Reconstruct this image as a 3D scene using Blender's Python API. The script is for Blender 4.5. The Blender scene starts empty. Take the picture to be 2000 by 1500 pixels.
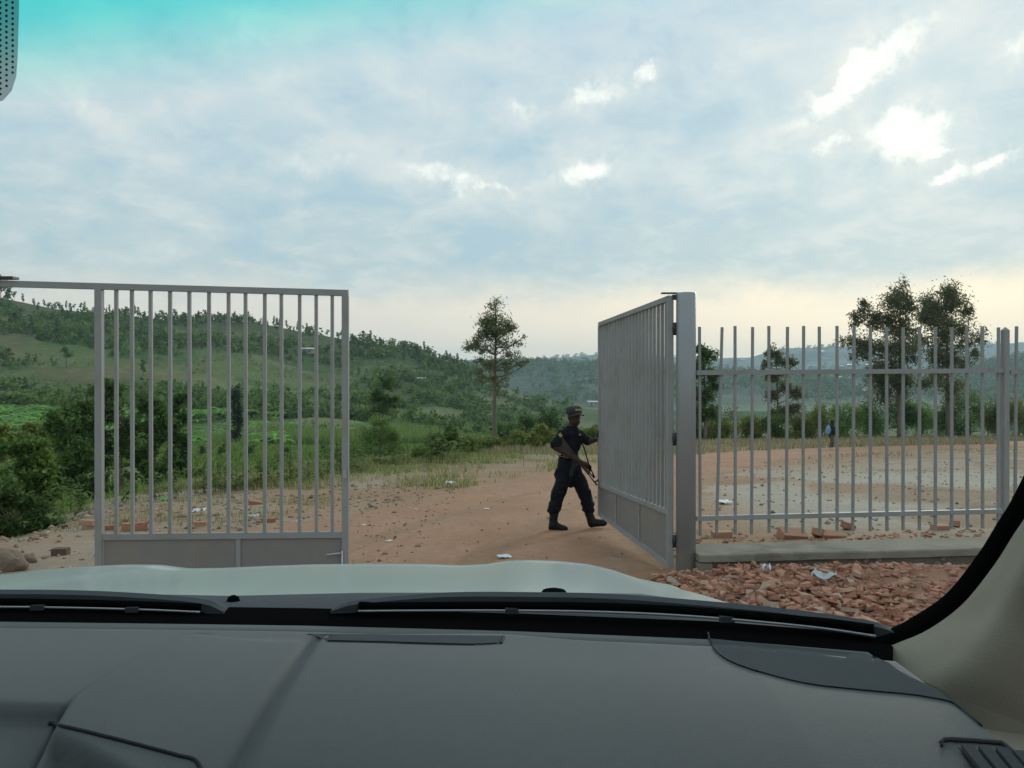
import bpy, math, random
import numpy as np
from mathutils import Vector, Matrix

C = bpy.context.scene
COL = C.collection
R = math.radians
F = 1560.0            # focal length in photo pixels (2000 wide)
EYE = 1.8             # camera height over the ground at the gate
HZ = 745.0            # photo row of the horizon
SUN_AZ, SUN_EL = 27.0, 17.0

# ------------------------------------------------------------------ camera
cd = bpy.data.cameras.new('camera')
cam = bpy.data.objects.new('camera', cd)
COL.objects.link(cam)
cam.location = (0, 0, EYE)
cam.rotation_euler = (R(90) - math.atan(5 / F), 0, 0)
cd.sensor_width = 36
cd.lens = 36 * F / 2000
cd.clip_start = 0.02
cd.clip_end = 20000
C.camera = cam

# ------------------------------------------------------------------ view, sampling
C.view_settings.view_transform = 'Standard'
C.view_settings.look = 'None'
C.view_settings.gamma = 1
C.view_settings.use_curve_mapping = False
C.view_settings.exposure = 0.08
C.render.engine = 'CYCLES'
C.cycles.use_denoising = True
C.cycles.max_bounces = 6
C.cycles.diffuse_bounces = 3
C.cycles.glossy_bounces = 3
C.cycles.volume_bounces = 1
C.cycles.transparent_max_bounces = 12
C.cycles.sample_clamp_indirect = 4


# ------------------------------------------------------------------ node expression helper
class X:
    def __init__(s, nt, sock): s.nt, s.s = nt, sock
    def _op(s, op, *a):
        n = s.nt.nodes.new('ShaderNodeMath'); n.operation = op
        for i, v in enumerate((s,) + a):
            if isinstance(v, X): s.nt.links.new(v.s, n.inputs[i])
            else: n.inputs[i].default_value = v
        return X(s.nt, n.outputs[0])
    def __add__(s, o): return s._op('ADD', o)
    def __sub__(s, o): return s._op('SUBTRACT', o)
    def __mul__(s, o): return s._op('MULTIPLY', o)
    def __truediv__(s, o): return s._op('DIVIDE', o)
    def exp(s): return val(s.nt, math.e)._op('POWER', s)
    def clamp(s): return s._op('MAXIMUM', 0.0)._op('MINIMUM', 1.0)
    def maxi(s, o): return s._op('MAXIMUM', o)
    def mini(s, o): return s._op('MINIMUM', o)
    def smooth(s, a, b):
        n = s.nt.nodes.new('ShaderNodeMapRange'); n.interpolation_type = 'SMOOTHSTEP'
        s.nt.links.new(s.s, n.inputs[0]); n.inputs[1].default_value = a; n.inputs[2].default_value = b
        return X(s.nt, n.outputs[0])


def val(nt, v):
    n = nt.nodes.new('ShaderNodeValue'); n.outputs[0].default_value = v
    return X(nt, n.outputs[0])


def noise(nt, vec, scale, detail=4, rough=0.5, dist=0.0):
    n = nt.nodes.new('ShaderNodeTexNoise')
    n.inputs['Scale'].default_value = scale; n.inputs['Detail'].default_value = detail
    n.inputs['Roughness'].default_value = rough; n.inputs['Distortion'].default_value = dist
    if vec is not None: nt.links.new(vec, n.inputs['Vector'])
    return X(nt, n.outputs['Fac'])


def mixc(nt, fac, a, b, mode='MIX'):
    n = nt.nodes.new('ShaderNodeMix'); n.data_type = 'RGBA'; n.blend_type = mode
    for k, v in ((0, fac), (6, a), (7, b)):
        if isinstance(v, X): nt.links.new(v.s, n.inputs[k])
        elif hasattr(v, 'is_output'): nt.links.new(v, n.inputs[k])
        elif k == 0: n.inputs[0].default_value = v
        else: n.inputs[k].default_value = (*v, 1)
    return n.outputs[2]


def ramp(nt, fac, stops):
    n = nt.nodes.new('ShaderNodeValToRGB')
    el = n.color_ramp.elements
    while len(el) < len(stops): el.new(0.5)
    for e, (p, c) in zip(el, stops): e.position = p; e.color = (*c, 1)
    nt.links.new(fac.s, n.inputs[0])
    return n.outputs[0]


# ------------------------------------------------------------------ world: cloudy evening sky
W = bpy.data.worlds.new('World'); C.world = W; W.use_nodes = True
nt = W.node_tree
nt.nodes.clear()
wo = nt.nodes.new('ShaderNodeOutputWorld'); bg = nt.nodes.new('ShaderNodeBackground')
nt.links.new(bg.outputs[0], wo.inputs[0]); bg.inputs[1].default_value = 0.1
sky = nt.nodes.new('ShaderNodeTexSky'); sky.sky_type = 'NISHITA'; sky.sun_disc = False
sky.sun_elevation = R(SUN_EL); sky.sun_rotation = R(SUN_AZ)
tc = nt.nodes.new('ShaderNodeTexCoord'); sp = nt.nodes.new('ShaderNodeSeparateXYZ')
nt.links.new(tc.outputs['Generated'], sp.inputs[0])
dx, dy, dz = (X(nt, sp.outputs[i]) for i in range(3))
az = dx._op('ARCTAN2', dy) * (180 / math.pi)
el = dz._op('ARCSINE') * (180 / math.pi)
zz = dz.maxi(0.0) + 0.26
cb = nt.nodes.new('ShaderNodeCombineXYZ')
nt.links.new((dx / zz).s, cb.inputs[0]); nt.links.new((dy / zz).s, cb.inputs[1])
cl = cb.outputs[0]
n1 = noise(nt, cl, 2.3, 8, 0.6, 0.5)
n2 = noise(nt, cl, 6.5, 6, 0.62, 0.3)
n3 = noise(nt, tc.outputs['Generated'], 14, 6, 0.62, 0.4)
elw = el + (n3 - 0.5) * 3.0 + (n1 - 0.5) * 4.0
sunw = (((az - 30.0) / 40.0) * ((az - 30.0) / 40.0) * -1.0).exp()
base = ramp(nt, (el / 90.0).clamp(), [(0.0, (.56, .64, .66)), (0.09, (.525, .635, .675)), (0.17, (.545, .665, .735)), (0.30, (.59, .705, .80)), (1.0, (.61, .73, .83))])
soft = ((n1 * 0.5 + n2 * 0.5).smooth(0.46, 0.62))
base = mixc(nt, soft * 0.62, base, (.79, .80, .80))
dark = (n1 * 0.6 + n2 * 0.4).smooth(0.49, 0.39)
base = mixc(nt, dark * 0.75, base, (.435, .59, .70))
# glow under the cloud base, along the horizon, strongest below the sun
warm = mixc(nt, sunw, (1.02, .83, .70), (1.28, 1.04, .77))
under = elw.smooth(8.2, 4.6)
base = mixc(nt, under * (sunw * 0.42 + 0.58), base, warm)
# breaks in the cloud deck
LOBES = [(1670, 150, 120, 26, 33, 1.0), (1775, 262, 68, 34, -12, 1.0), (1628, 285, 24, 18, 40, .8), (1845, 290, 34, 11, -5, .95), (1858, 342, 26, 11, 18, .95), (1930, 322, 32, 11, 12, .95),
         (1135, 337, 58, 24, 15, .9), (1160, 178, 62, 20, 12, .75), (1255, 142, 24, 14, 10, .8), (880, 350, 70, 20, -8, .75), (965, 367, 70, 9, -4, .6), (1030, 214, 22, 18, 0, .65),
         (640, 310, 110, 13, 15, .42), (190, 215, 80, 16, -30, .36), (395, 255, 75, 14, -16, .36), (545, 170, 55, 22, 20, .34), (285, 470, 60, 15, -14, .32), (490, 60, 60, 28, 20, .4), (1990, 95, 40, 24, 42, .5), (1400, 112, 60, 16, 8, .4), (830, 200, 60, 22, -35, .36), (430, 445, 50, 13, -8, .3), (1070, 395, 30, 12, 10, .3), (1320, 450, 40, 12, 20, .25)]
n4 = noise(nt, tc.outputs['Generated'], 17, 5, 0.6, 0.0); n5 = noise(nt, tc.outputs['Generated'], 46, 5, 0.65, 0.0)
mpo = nt.nodes.new('ShaderNodeMapping'); mpo.inputs['Location'].default_value = (3.1, 7.7, 1.3); nt.links.new(tc.outputs['Generated'], mpo.inputs[0])
n6 = noise(nt, mpo.outputs[0], 17, 5, 0.6, 0.0); n7 = noise(nt, mpo.outputs[0], 46, 5, 0.65, 0.0)
azw = az + (n4 - 0.5) * 5.0 + (n5 - 0.5) * 2.4
elv = el + (n6 - 0.5) * 3.2 + (n7 - 0.5) * 1.8
brk = halo = None
for (px, py, a, b, ang, inten) in LOBES:
    la = math.degrees(math.atan2(px - 1000, F))
    le = math.degrees(math.atan2(HZ - py, math.hypot(px - 1000, F)))
    k = math.degrees(1 / F)
    ca, sa = math.cos(R(ang)), math.sin(R(ang))
    u = (azw - la) * math.cos(R(le)); v = elv - le
    p = (u * ca + v * sa) / (a * k); q = (v * ca - u * sa) / (b * k)
    g = ((p * p + q * q) * -0.7).exp() * inten
    brk = g if brk is None else brk.maxi(g)
    g2 = ((p * p + q * q) * -0.24).exp() * inten
    halo = g2 if halo is None else halo.maxi(g2)
fine = noise(nt, tc.outputs['Generated'], 34, 6, 0.62, 0.3)
white = (brk + (n3 - 0.5) * 0.7 + (fine - 0.5) * 1.1).smooth(0.2, 1.3)
base = mixc(nt, (halo * 1.5).clamp() * 0.6 * ((n3 * 0.5 + fine * 0.5).smooth(0.3, 0.62)), base, (.90, .88, .84))
base = mixc(nt, white * brk.smooth(0.05, 0.3), base, mixc(nt, brk.smooth(0.2, 0.62), (.92, .90, .86), (1.28, 1.23, 1.13)))
sc10 = nt.nodes.new('ShaderNodeVectorMath'); sc10.operation = 'SCALE'; sc10.inputs['Scale'].default_value = 10.0
nt.links.new(base, sc10.inputs[0])
fin = mixc(nt, 0.05, sc10.outputs[0], sky.outputs[0])
nt.links.new(fin, bg.inputs[0])

sl = bpy.data.lights.new('sun', 'SUN'); so = bpy.data.objects.new('sun', sl); COL.objects.link(so)
sl.energy = 1.3; sl.angle = R(14); sl.color = (1, .93, .82)
so.rotation_euler = (R(90 - SUN_EL), 0, R(180 - SUN_AZ))


# ------------------------------------------------------------------ helpers
def P(px, py, z):
    return Vector(((px - 1000) / F * z, z, EYE - (py - HZ) / F * z))


def tag(o, label=None, cat=None, group=None, kind=None):
    if label: o['label'] = label
    if cat: o['category'] = cat
    if group: o['group'] = group
    if kind: o['kind'] = kind
    return o


def empty(name, loc, label=None, cat=None, group=None, rz=0.0):
    o = bpy.data.objects.new(name, None); COL.objects.link(o)
    o.location = loc; o.rotation_euler = (0, 0, rz); o.empty_display_size = 0.1
    return tag(o, label, cat, group)


def link(name, me, parent=None, loc=None):
    o = bpy.data.objects.new(name, me); COL.objects.link(o)
    if parent is not None: o.parent = parent
    if loc is not None: o.location = loc
    return o


def np_mesh(name, V, Fc, m=None, col=None, smooth=False, nv=4):
    """V (n,3), Fc (k,nv) arrays"""
    V = np.asarray(V, np.float32); Fc = np.asarray(Fc, np.int32)
    me = bpy.data.meshes.new(name)
    me.vertices.add(len(V)); me.vertices.foreach_set('co', V.ravel())
    k = len(Fc); nv = Fc.shape[1]
    me.loops.add(k * nv); me.loops.foreach_set('vertex_index', Fc.ravel())
    me.polygons.add(k)
    me.polygons.foreach_set('loop_start', np.arange(k, dtype=np.int32) * nv)
    me.polygons.foreach_set('loop_total', np.full(k, nv, np.int32))
    if smooth: me.polygons.foreach_set('use_smooth', np.ones(k, bool))
    me.update(calc_edges=True)
    if col is not None:
        a = me.color_attributes.new('Col', 'FLOAT_COLOR', 'POINT')
        c = np.ones((len(V), 4), np.float32); c[:, :3] = col
        a.data.foreach_set('color', c.ravel())
    if m: me.materials.append(m)
    return me


class MB:
    def __init__(s): s.v = []; s.f = []
    def add(s, vs, fs):
        b = len(s.v); s.v += [tuple(v) for v in vs]; s.f += [tuple(i + b for i in f) for f in fs]; return s
    def box(s, c, size, M=None):
        c = Vector(c); h = Vector(size) / 2
        vs = [Vector((x * h.x, y * h.y, z * h.z)) for x in (-1, 1) for y in (-1, 1) for z in (-1, 1)]
        if M is not None: vs = [M @ v for v in vs]
        return s.add([v + c for v in vs], [(0, 1, 3, 2), (4, 6, 7, 5), (0, 4, 5, 1), (2, 3, 7, 6), (0, 2, 6, 4), (1, 5, 7, 3)])
    def beam(s, a, b, w, h, up=(0, 0, 1)):
        """rectangular bar a-b, w across, h along up"""
        a, b = Vector(a), Vector(b); d = (b - a).normalized(); up = Vector(up)
        sd = d.cross(up).normalized(); u = sd.cross(d)
        vs = [p + sd * (w / 2 * i) + u * (h / 2 * j) for p in (a, b) for i, j in ((-1, -1), (1, -1), (1, 1), (-1, 1))]
        return s.add(vs, [(0, 1, 2, 3)[::-1], (4, 5, 6, 7), (0, 1, 5, 4), (1, 2, 6, 5), (2, 3, 7, 6), (3, 0, 4, 7)])
    def tube(s, pts, rad, n=8, caps=True):
        pts = [Vector(p) for p in pts]
        rads = rad if hasattr(rad, '__len__') else [rad] * len(pts)
        rings = []; ref = None
        for i, p in enumerate(pts):
            d = (pts[min(i + 1, len(pts) - 1)] - pts[max(i - 1, 0)])
            d = d.normalized() if d.length > 1e-9 else Vector((0, 0, 1))
            if ref is None: ref = Vector((1, 0, 0)) if abs(d.x) < .8 else Vector((0, 1, 0))
            a = (ref - d * ref.dot(d)).normalized(); b = d.cross(a); ref = a
            rings.append([p + (a * math.cos(t) + b * math.sin(t)) * rads[i] for t in [2 * math.pi * k / n for k in range(n)]])
        vs = [v for r in rings for v in r]; fs = []
        for i in range(len(pts) - 1):
            for k in range(n):
                fs.append((i * n + k, i * n + (k + 1) % n, (i + 1) * n + (k + 1) % n, (i + 1) * n + k))
        if caps: fs += [tuple(range(n))[::-1], tuple((len(pts) - 1) * n + k for k in range(n))]
        return s.add(vs, fs)
    def lathe(s, prof, n=16, c=(0, 0, 0)):
        vs = [(c[0] + r * math.cos(2 * math.pi * k / n), c[1] + r * math.sin(2 * math.pi * k / n), c[2] + z) for r, z in prof for k in range(n)]
        fs = [(i * n + k, i * n + (k + 1) % n, (i + 1) * n + (k + 1) % n, (i + 1) * n + k) for i in range(len(prof) - 1) for k in range(n)]
        fs += [tuple(range(n))[::-1], tuple((len(prof) - 1) * n + k for k in range(n))]
        return s.add(vs, fs)
    def mesh(s, name, m=None, smooth=False, bevel=0):
        me = bpy.data.meshes.new(name); me.from_pydata(s.v, [], s.f); me.update()
        if bevel:
            import bmesh
            bm = bmesh.new(); bm.from_mesh(me)
            bmesh.ops.bevel(bm, geom=bm.edges[:], offset=bevel, segments=2, affect='EDGES', profile=.6)
            bm.to_mesh(me); bm.free()
        if smooth: me.polygons.foreach_set('use_smooth', [True] * len(me.polygons))
        if m: me.materials.append(m)
        return me
    def build(s, name, m, parent=None, loc=None, smooth=False, bevel=0):
        return link(name, s.mesh(name, m, smooth, bevel), parent, loc)


def catmull(pts, n):
    """resample a list of tuples to n points by Catmull-Rom through them"""
    p = np.array(pts, float); p = np.vstack([2 * p[0] - p[1], p, 2 * p[-1] - p[-2]])
    out = []
    for t in np.linspace(0, len(pts) - 1 - 1e-6, n):
        i = int(t); f = t - i
        a, b, c, d = p[i], p[i + 1], p[i + 2], p[i + 3]
        out.append(.5 * (2 * b + (c - a) * f + (2 * a - 5 * b + 4 * c - d) * f * f + (3 * b - a - 3 * c + d) * f ** 3))
    return np.array(out)


def loft(rows):
    """rows: (r, n, 3) grid -> V, F"""
    g = np.asarray(rows, float); r, n, _ = g.shape
    i = np.arange(r - 1)[:, None] * n + np.arange(n - 1)[None]
    Fc = np.stack([i, i + 1, i + n + 1, i + n], -1).reshape(-1, 4)
    return g.reshape(-1, 3), Fc


def hsh(x, y, s=0.0):
    v = np.sin(x * 127.1 + y * 311.7 + s * 74.7) * 43758.5453
    return v - np.floor(v)


def vnoise(x, y, s=0.0):
    xi, yi = np.floor(x), np.floor(y); fx, fy = x - xi, y - yi
    fx = fx * fx * (3 - 2 * fx); fy = fy * fy * (3 - 2 * fy)
    a, b, c, d = hsh(xi, yi, s), hsh(xi + 1, yi, s), hsh(xi, yi + 1, s), hsh(xi + 1, yi + 1, s)
    return (a * (1 - fx) + b * fx) * (1 - fy) + (c * (1 - fx) + d * fx) * fy


def fbm(x, y, o=4, s=0.0):
    v = 0; a = .5; t = 0
    for k in range(o):
        v = v + a * vnoise(x * 2 ** k, y * 2 ** k, s + k); t += a; a *= .5
    return v / t


def sst(a, b, x):
    t = np.clip((x - a) / (b - a), 0, 1); return t * t * (3 - 2 * t)


# ------------------------------------------------------------------ materials
def mat(name):
    m = bpy.data.materials.new(name); m.use_nodes = True
    nt = m.node_tree; return m, nt, nt.nodes['Principled BSDF']


def simple(name, col, rough=.6, metal=0.0, var=.12, scale=8.0, bump=0.0, bscale=60.0, spec=.5, dirt=None, dirt_amt=0.0):
    m, nt, b = mat(name)
    tcn = nt.nodes.new('ShaderNodeTexCoord').outputs['Object']
    n = noise(nt, tcn, scale, 5, .6)
    c = mixc(nt, n, tuple(v * (1 - var) for v in col), tuple(min(1, v * (1 + var)) for v in col))
    if dirt:
        d = noise(nt, tcn, scale * .6, 7, .7, .5).smooth(.45, .7) * dirt_amt
        c = mixc(nt, d, c, dirt)
    nt.links.new(c, b.inputs['Base Color'])
    b.inputs['Roughness'].default_value = rough; b.inputs['Metallic'].default_value = metal
    b.inputs['Specular IOR Level'].default_value = spec
    if bump:
        bn = nt.nodes.new('ShaderNodeBump'); bn.inputs['Strength'].default_value = bump; bn.inputs['Distance'].default_value = .01
        nt.links.new(noise(nt, tcn, bscale, 6, .65).s, bn.inputs['Height']); nt.links.new(bn.outputs[0], b.inputs['Normal'])
    return m


def leafmat(name, trans=.5, rough=.6):
    m, nt, b = mat(name)
    at = nt.nodes.new('ShaderNodeAttribute'); at.attribute_name = 'Col'
    oi = nt.nodes.new('ShaderNodeObjectInfo')
    v = X(nt, oi.outputs['Random']) * .35 + .95
    sc = nt.nodes.new('ShaderNodeVectorMath'); sc.operation = 'SCALE'
    nt.links.new(at.outputs['Color'], sc.inputs[0]); nt.links.new(v.s, sc.inputs['Scale'])
    nt.links.new(sc.outputs[0], b.inputs['Base Color']); b.inputs['Roughness'].default_value = rough
    b.inputs['Specular IOR Level'].default_value = .25
    tr = nt.nodes.new('ShaderNodeBsdfTranslucent'); nt.links.new(sc.outputs[0], tr.inputs[0])
    mx = nt.nodes.new('ShaderNodeMixShader'); mx.inputs[0].default_value = trans
    nt.links.new(b.outputs[0], mx.inputs[1]); nt.links.new(tr.outputs[0], mx.inputs[2])
    nt.links.new(mx.outputs[0], nt.nodes['Material Output'].inputs[0])
    return m


def brickmat(name, island):
    m, nt, b = mat(name)
    if island:
        g = nt.nodes.new('ShaderNodeNewGeometry'); r = X(nt, g.outputs['Random Per Island'])
    else:
        g = nt.nodes.new('ShaderNodeObjectInfo'); r = X(nt, g.outputs['Random'])
    tcn = nt.nodes.new('ShaderNodeTexCoord').outputs['Object']
    c = ramp(nt, r, [(0, (.30, .12, .075)), (.25, (.37, .15, .095)), (.5, (.43, .20, .125)), (.75, (.45, .225, .145)), (.95, (.42, .26, .18)), (1, (.34, .29, .23))])
    n = noise(nt, tcn, 24, 6, .65)
    c = mixc(nt, n.smooth(.35, .7) * .45, c, (.47, .32, .23))
    nt.links.new(c, b.inputs['Base Color']); b.inputs['Roughness'].default_value = .9; b.inputs['Specular IOR Level'].default_value = .2
    bn = nt.nodes.new('ShaderNodeBump'); bn.inputs['Strength'].default_value = .5; bn.inputs['Distance'].default_value = .01
    nt.links.new(noise(nt, tcn, 70, 6, .65).s, bn.inputs['Height']); nt.links.new(bn.outputs[0], b.inputs['Normal'])
    return m


def groundmat(name, road=False):
    m, nt, b = mat(name)
    tcn = nt.nodes.new('ShaderNodeTexCoord').outputs['Object']
    at = nt.nodes.new('ShaderNodeAttribute'); at.attribute_name = 'Col'
    a = noise(nt, tcn, .9, 8, .7, .3); f = noise(nt, tcn, 9, 8, .72, .2); g = noise(nt, tcn, 42, 5, .7)
    k = (a - .5) * .55 + (f - .5) * .75 + (g - .5) * .6 + 1.0
    sc = nt.nodes.new('ShaderNodeVectorMath'); sc.operation = 'SCALE'
    nt.links.new(at.outputs['Color'], sc.inputs[0]); nt.links.new(k.s, sc.inputs['Scale'])
    c = sc.outputs[0]
    if road:
        # tyre-worn streaks running along the road
        mp = nt.nodes.new('ShaderNodeMapping'); mp.inputs['Scale'].default_value = (2.2, .22, 1); mp.inputs['Rotation'].default_value = (0, 0, R(12))
        nt.links.new(tcn, mp.inputs[0])
        s = noise(nt, mp.outputs[0], 1.3, 6, .65, .6).smooth(.42, .66)
        c = mixc(nt, s * .5, c, (.35, .19, .118))
    else:
        s = noise(nt, tcn, .28, 5, .6, .4).smooth(.5, .68)
        c = mixc(nt, s * .22, c, (.37, .31, .24))
    nt.links.new(c, b.inputs['Base Color']); b.inputs['Roughness'].default_value = .95; b.inputs['Specular IOR Level'].default_value = .15
    bn = nt.nodes.new('ShaderNodeBump'); bn.inputs['Strength'].default_value = .7; bn.inputs['Distance'].default_value = .05
    nt.links.new((f * .7 + g * .3).s, bn.inputs['Height']); nt.links.new(bn.outputs[0], b.inputs['Normal'])
    return m


M = {}
M['steel'] = simple('grey_gate_paint', (.30, .305, .30), .62, .0, .14, 5, .3, 60, .3, dirt=(.245, .205, .165), dirt_amt=.45)
M['post'] = simple('grey_post_paint', (.31, .325, .335), .36, .2, .08, 3, .1, 120, dirt=(.28, .25, .21), dirt_amt=.2)
M['sheet'] = simple('sheet_steel', (.235, .225, .215), .55, .1, .18, 3, .25, 14, dirt=(.30, .25, .19), dirt_amt=.6)
M['iron'] = simple('dark_iron', (.05, .05, .05), .5, .4)
M['galv'] = simple('galvanised', (.45, .46, .46), .35, .6)
M['concrete'] = simple('concrete', (.27, .245, .19), .95, 0, .25, 4, .6, 60, .2, dirt=(.12, .10, .075), dirt_amt=.6)
M['masonry'] = simple('masonry', (.20, .165, .13), .95, 0, .3, 6, .8, 40, .2, dirt=(.10, .08, .06), dirt_amt=.6)
M['stone'] = simple('stone', (.27, .20, .155), .95, 0, .35, 6, .7, 30, .2)
M['rock'] = simple('rock', (.24, .18, .13), .95, 0, .4, 4, .8, 16, .2, dirt=(.13, .09, .07), dirt_amt=.6)
M['brick'] = brickmat('brick_red', False)
M['bricks'] = brickmat('brick_rubble', True)
M['soilbrick'] = simple('old_dark_brick', (.13, .085, .06), .95, 0, .4, 20, .8, 50)
M['paper'] = simple('paper', (.72, .72, .72), .7, 0, .1)
M['strip'] = simple('pale_strip', (.50, .56, .55), .45, 0, .1)
M['leaf'] = leafmat('leaves')
M['grass'] = leafmat('grass_blades', .3, .7)
M['bark'] = simple('bark', (.17, .13, .10), .9, 0, .4, 3, .6, 20)
M['ground'] = groundmat('earth'); M['road'] = groundmat('road_earth', True)
M['wallp'] = simple('plaster', (.36, .27, .2), .9, 0, .2, .7)
M['tin'] = simple('tin_roof', (.62, .64, .66), .5, .1, .1, .6)
M['rust'] = simple('rusty_roof', (.36, .25, .2), .7, 0, .2, .6)
M['door'] = simple('dark_door', (.05, .04, .035), .7)
M['navy'] = simple('navy_uniform', (.011, .013, .020), .9, 0, .3, 9, .5, 30, .15)
M['boot'] = simple('boot_leather', (.010, .009, .009), .6, 0, .3, 9, .4, 30, .3)
M['skin'] = simple('dark_skin', (.050, .029, .019), .6, 0, .15, 20, 0, 60, .3)
M['gun'] = simple('gun_metal', (.018, .018, .02), .4, .6)
M['wood'] = simple('gun_wood', (.028, .018, .012), .5)
M['yellow'] = simple('yellow_badge', (.36, .32, .10), .8, 0, .5, 40)
M['white'] = simple('white_metal', (.62, .62, .6), .4)
M['cap'] = simple('cap_cloth', (.035, .037, .045), .9, 0, .2, 20, .4, 60)
M['eye'] = simple('eye_white', (.5, .47, .42), .3)
M['jacket'] = simple('dark_jacket', (.018, .018, .022), .9)
M['khaki'] = simple('khaki_trousers', (.10, .085, .065), .9)
M['blue'] = simple('blue_backpack', (.16, .30, .44), .8, 0, .15, 8)
M['bonnet'] = simple('silver_green_paint', (.43, .50, .475), .2, .0, .03, 1.2, 0, 60, .6)
M['plastic'] = simple('grey_plastic', (.062, .073, .080), .8, 0, .12, 20, .15, 300, .18)
M['dash'] = simple('dash_grain', (.128, .138, .135), .75, 0, .07, 60, .14, 620, .25)
M['dash_dark'] = simple('dash_insert', (.088, .098, .100), .85, 0, .06, 90, .14, 620, .0)
M['seam'] = simple('seam_dark', (.012, .014, .016), .8)
M['rubber'] = simple('black_rubber', (.006, .006, .006), .95, spec=0.0)
M['beige'] = simple('beige_trim', (.36, .335, .26), .8, 0, .05, 40, .2, 400, .2)
M['liner'] = simple('roof_lining', (.33, .31, .26), .95, 0, .05, 40)
M['chrome'] = simple('wiper_strip', (.45, .47, .48), .35, .6)
M['frit'] = simple('grey_patch', (.30, .34, .34), .6)


# ------------------------------------------------------------------ terrain
EDGE_Y = np.array([-40, 2, 9.4, 12, 19.5, 24, 28, 38, 45, 55, 70, 85, 110, 5000.])
EDGE_X = np.array([-6, -5.6, -6.0, -6.4, -7.6, -6.8, -5.6, -3.2, 0, 7, 20, 60, 200, 900.])


def edge_x(y): return np.interp(y, EDGE_Y, EDGE_X)


def ridge(pts, zr):
    xs = np.array([(p - 1000) / F * zr for p, _ in pts]); zs = np.array([EYE + (HZ - q) / F * zr for _, q in pts])
    return xs, zs


R1 = ridge([(-1500, 560), (-600, 520), (-200, 545), (0, 582), (100, 603), (190, 611), (300, 622), (400, 624), (500, 630), (600, 650), (680, 664), (780, 676), (850, 697), (905, 718), (960, 748), (1040, 780), (1150, 800), (1500, 830), (3000, 900)], 400.)
R2 = ridge([(-2000, 690), (700, 716), (900, 716), (960, 710), (1010, 707), (1100, 708), (1175, 712), (1350, 718), (1480, 728), (1600, 735), (1750, 735), (1850, 725), (1950, 705), (2000, 693), (2300, 670), (4000, 660)], 1300.)
R3 = ridge([(-2500, 690), (900, 703), (1050, 701), (1120, 696), (1170, 691), (1250, 693), (1350, 700), (1460, 698), (1500, 686), (1540, 680), (1600, 677), (1700, 676), (1800, 675), (1900, 672), (2000, 668), (2300, 665), (4000, 670)], 3400.)


def T0(x, y):
    x = np.asarray(x, float); y = np.asarray(y, float)
    plat = -.053 * np.clip(y - 7.5, 0, 90) - .12 * np.clip(y - 82, 0, 400)
    V = np.interp(y, [-50, 0, 20, 40, 60, 114, 250, 800, 5000], [-2.2, -2.2, -2.7, -3.4, -4.1, -6.9, -12, -25, -25])
    V = V + (fbm(x * .05, y * .05, 3, 3) - .5) * 1.2 * sst(15, 60, y)
    e = edge_x(y) + (vnoise(x * .0 + 1, y * .35, 5) - .5) * 1.3
    s = sst(-.6, 9.0, e - x)
    s = np.where(y > 84, 1.0, s)
    base = plat * (1 - s) + np.minimum(V, plat) * s
    # near hill
    h1 = np.interp(x * 400 / np.clip(y, 100, 400), *R1)
    y0 = 105.
    t = np.clip((y - y0) / (400 - y0), 0, 1)
    prof = t ** 1.15
    back = np.clip(1 - (y - 400) / 500, 0, 1); back = back * back * (3 - 2 * back)
    bump = (fbm(x * .012, y * .012, 4, 9) - .5) * 16 * sst(130, 220, y) * sst(400, 330, y) + (fbm(x * .05, y * .05, 3, 19) - .5) * 3 * sst(120, 200, y) * sst(420, 380, y)
    hill1 = np.where(y <= 400, base + (h1 - base) * prof + bump * np.clip((h1 + 4) / 20, 0, 1), base + (h1 - base) * back)
    w1 = sst(100, 112, y)
    z = np.where(h1 > base, base * (1 - w1) + hill1 * w1, base)
    h2 = np.interp(x, *R2); t2 = sst(820, 1320, y) * 1.0
    b2 = (fbm(x * .006, y * .006, 4, 29) - .5) * 26
    hh2 = -25 + (h2 + 25) * np.where(y < 1300, np.clip((y - 800) / 500, 0, 1) ** 1.2, np.clip(1 - (y - 1300) / 700, 0, 1)) + b2 * sst(850, 1000, y) * sst(1290, 1150, y)
    z = np.where(y > 700, np.maximum(z, hh2), z)
    h3 = np.interp(x, *R3)
    b3 = (fbm(x * .0035, y * .0035, 4, 39) - .5) * 60
    hh3 = -25 + (h3 + 25) * np.where(y < 3400, np.clip((y - 1600) / 1800, 0, 1), np.clip(1 - (y - 3400) / 800, 0, 1)) + b3 * sst(1800, 2300, y) * sst(3400, 3000, y)
    z = np.where(y > 1500, np.maximum(z, hh3), z)
    return z


ROAD = np.array([(-.6, -12), (-.5, 0), (-.9, 5), (-1.2, 8), (-.2, 12), (1.4, 16.5), (3.4, 22), (5.6, 27), (8.8, 32.5), (13, 38), (18.5, 43), (29, 49.5), (46, 57), (70, 66)], float)
ROADC = catmull([tuple(p) for p in ROAD], 220)


def road_d(x, y):
    x = np.asarray(x, float); y = np.asarray(y, float)
    d = np.full(x.shape, 1e9)
    for i in range(len(ROADC) - 1):
        a = ROADC[i]; b = ROADC[i + 1]; ab = b - a; L = ab @ ab
        t = np.clip(((x - a[0]) * ab[0] + (y - a[1]) * ab[1]) / L, 0, 1)
        d = np.minimum(d, np.hypot(x - a[0] - ab[0] * t, y - a[1] - ab[1] * t))
    return d


def rubble_h(x, y):
    return .10 * sst(1.1, 2.2, x) * sst(7.55, 7.2, y) * sst(3.0, 4.8, y)


def T(x, y):
    x = np.asarray(x, float); y = np.asarray(y, float)
    near = sst(60, 20, np.hypot(x, y))
    z = T0(x, y) + rubble_h(x, y)
    z = z + near * ((fbm(x * .8, y * .8, 4, 51) - .5) * .14) * sst(2.0, 4.5, np.abs(x + .5) + np.maximum(0, y - 9) * .3)
    return z


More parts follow.
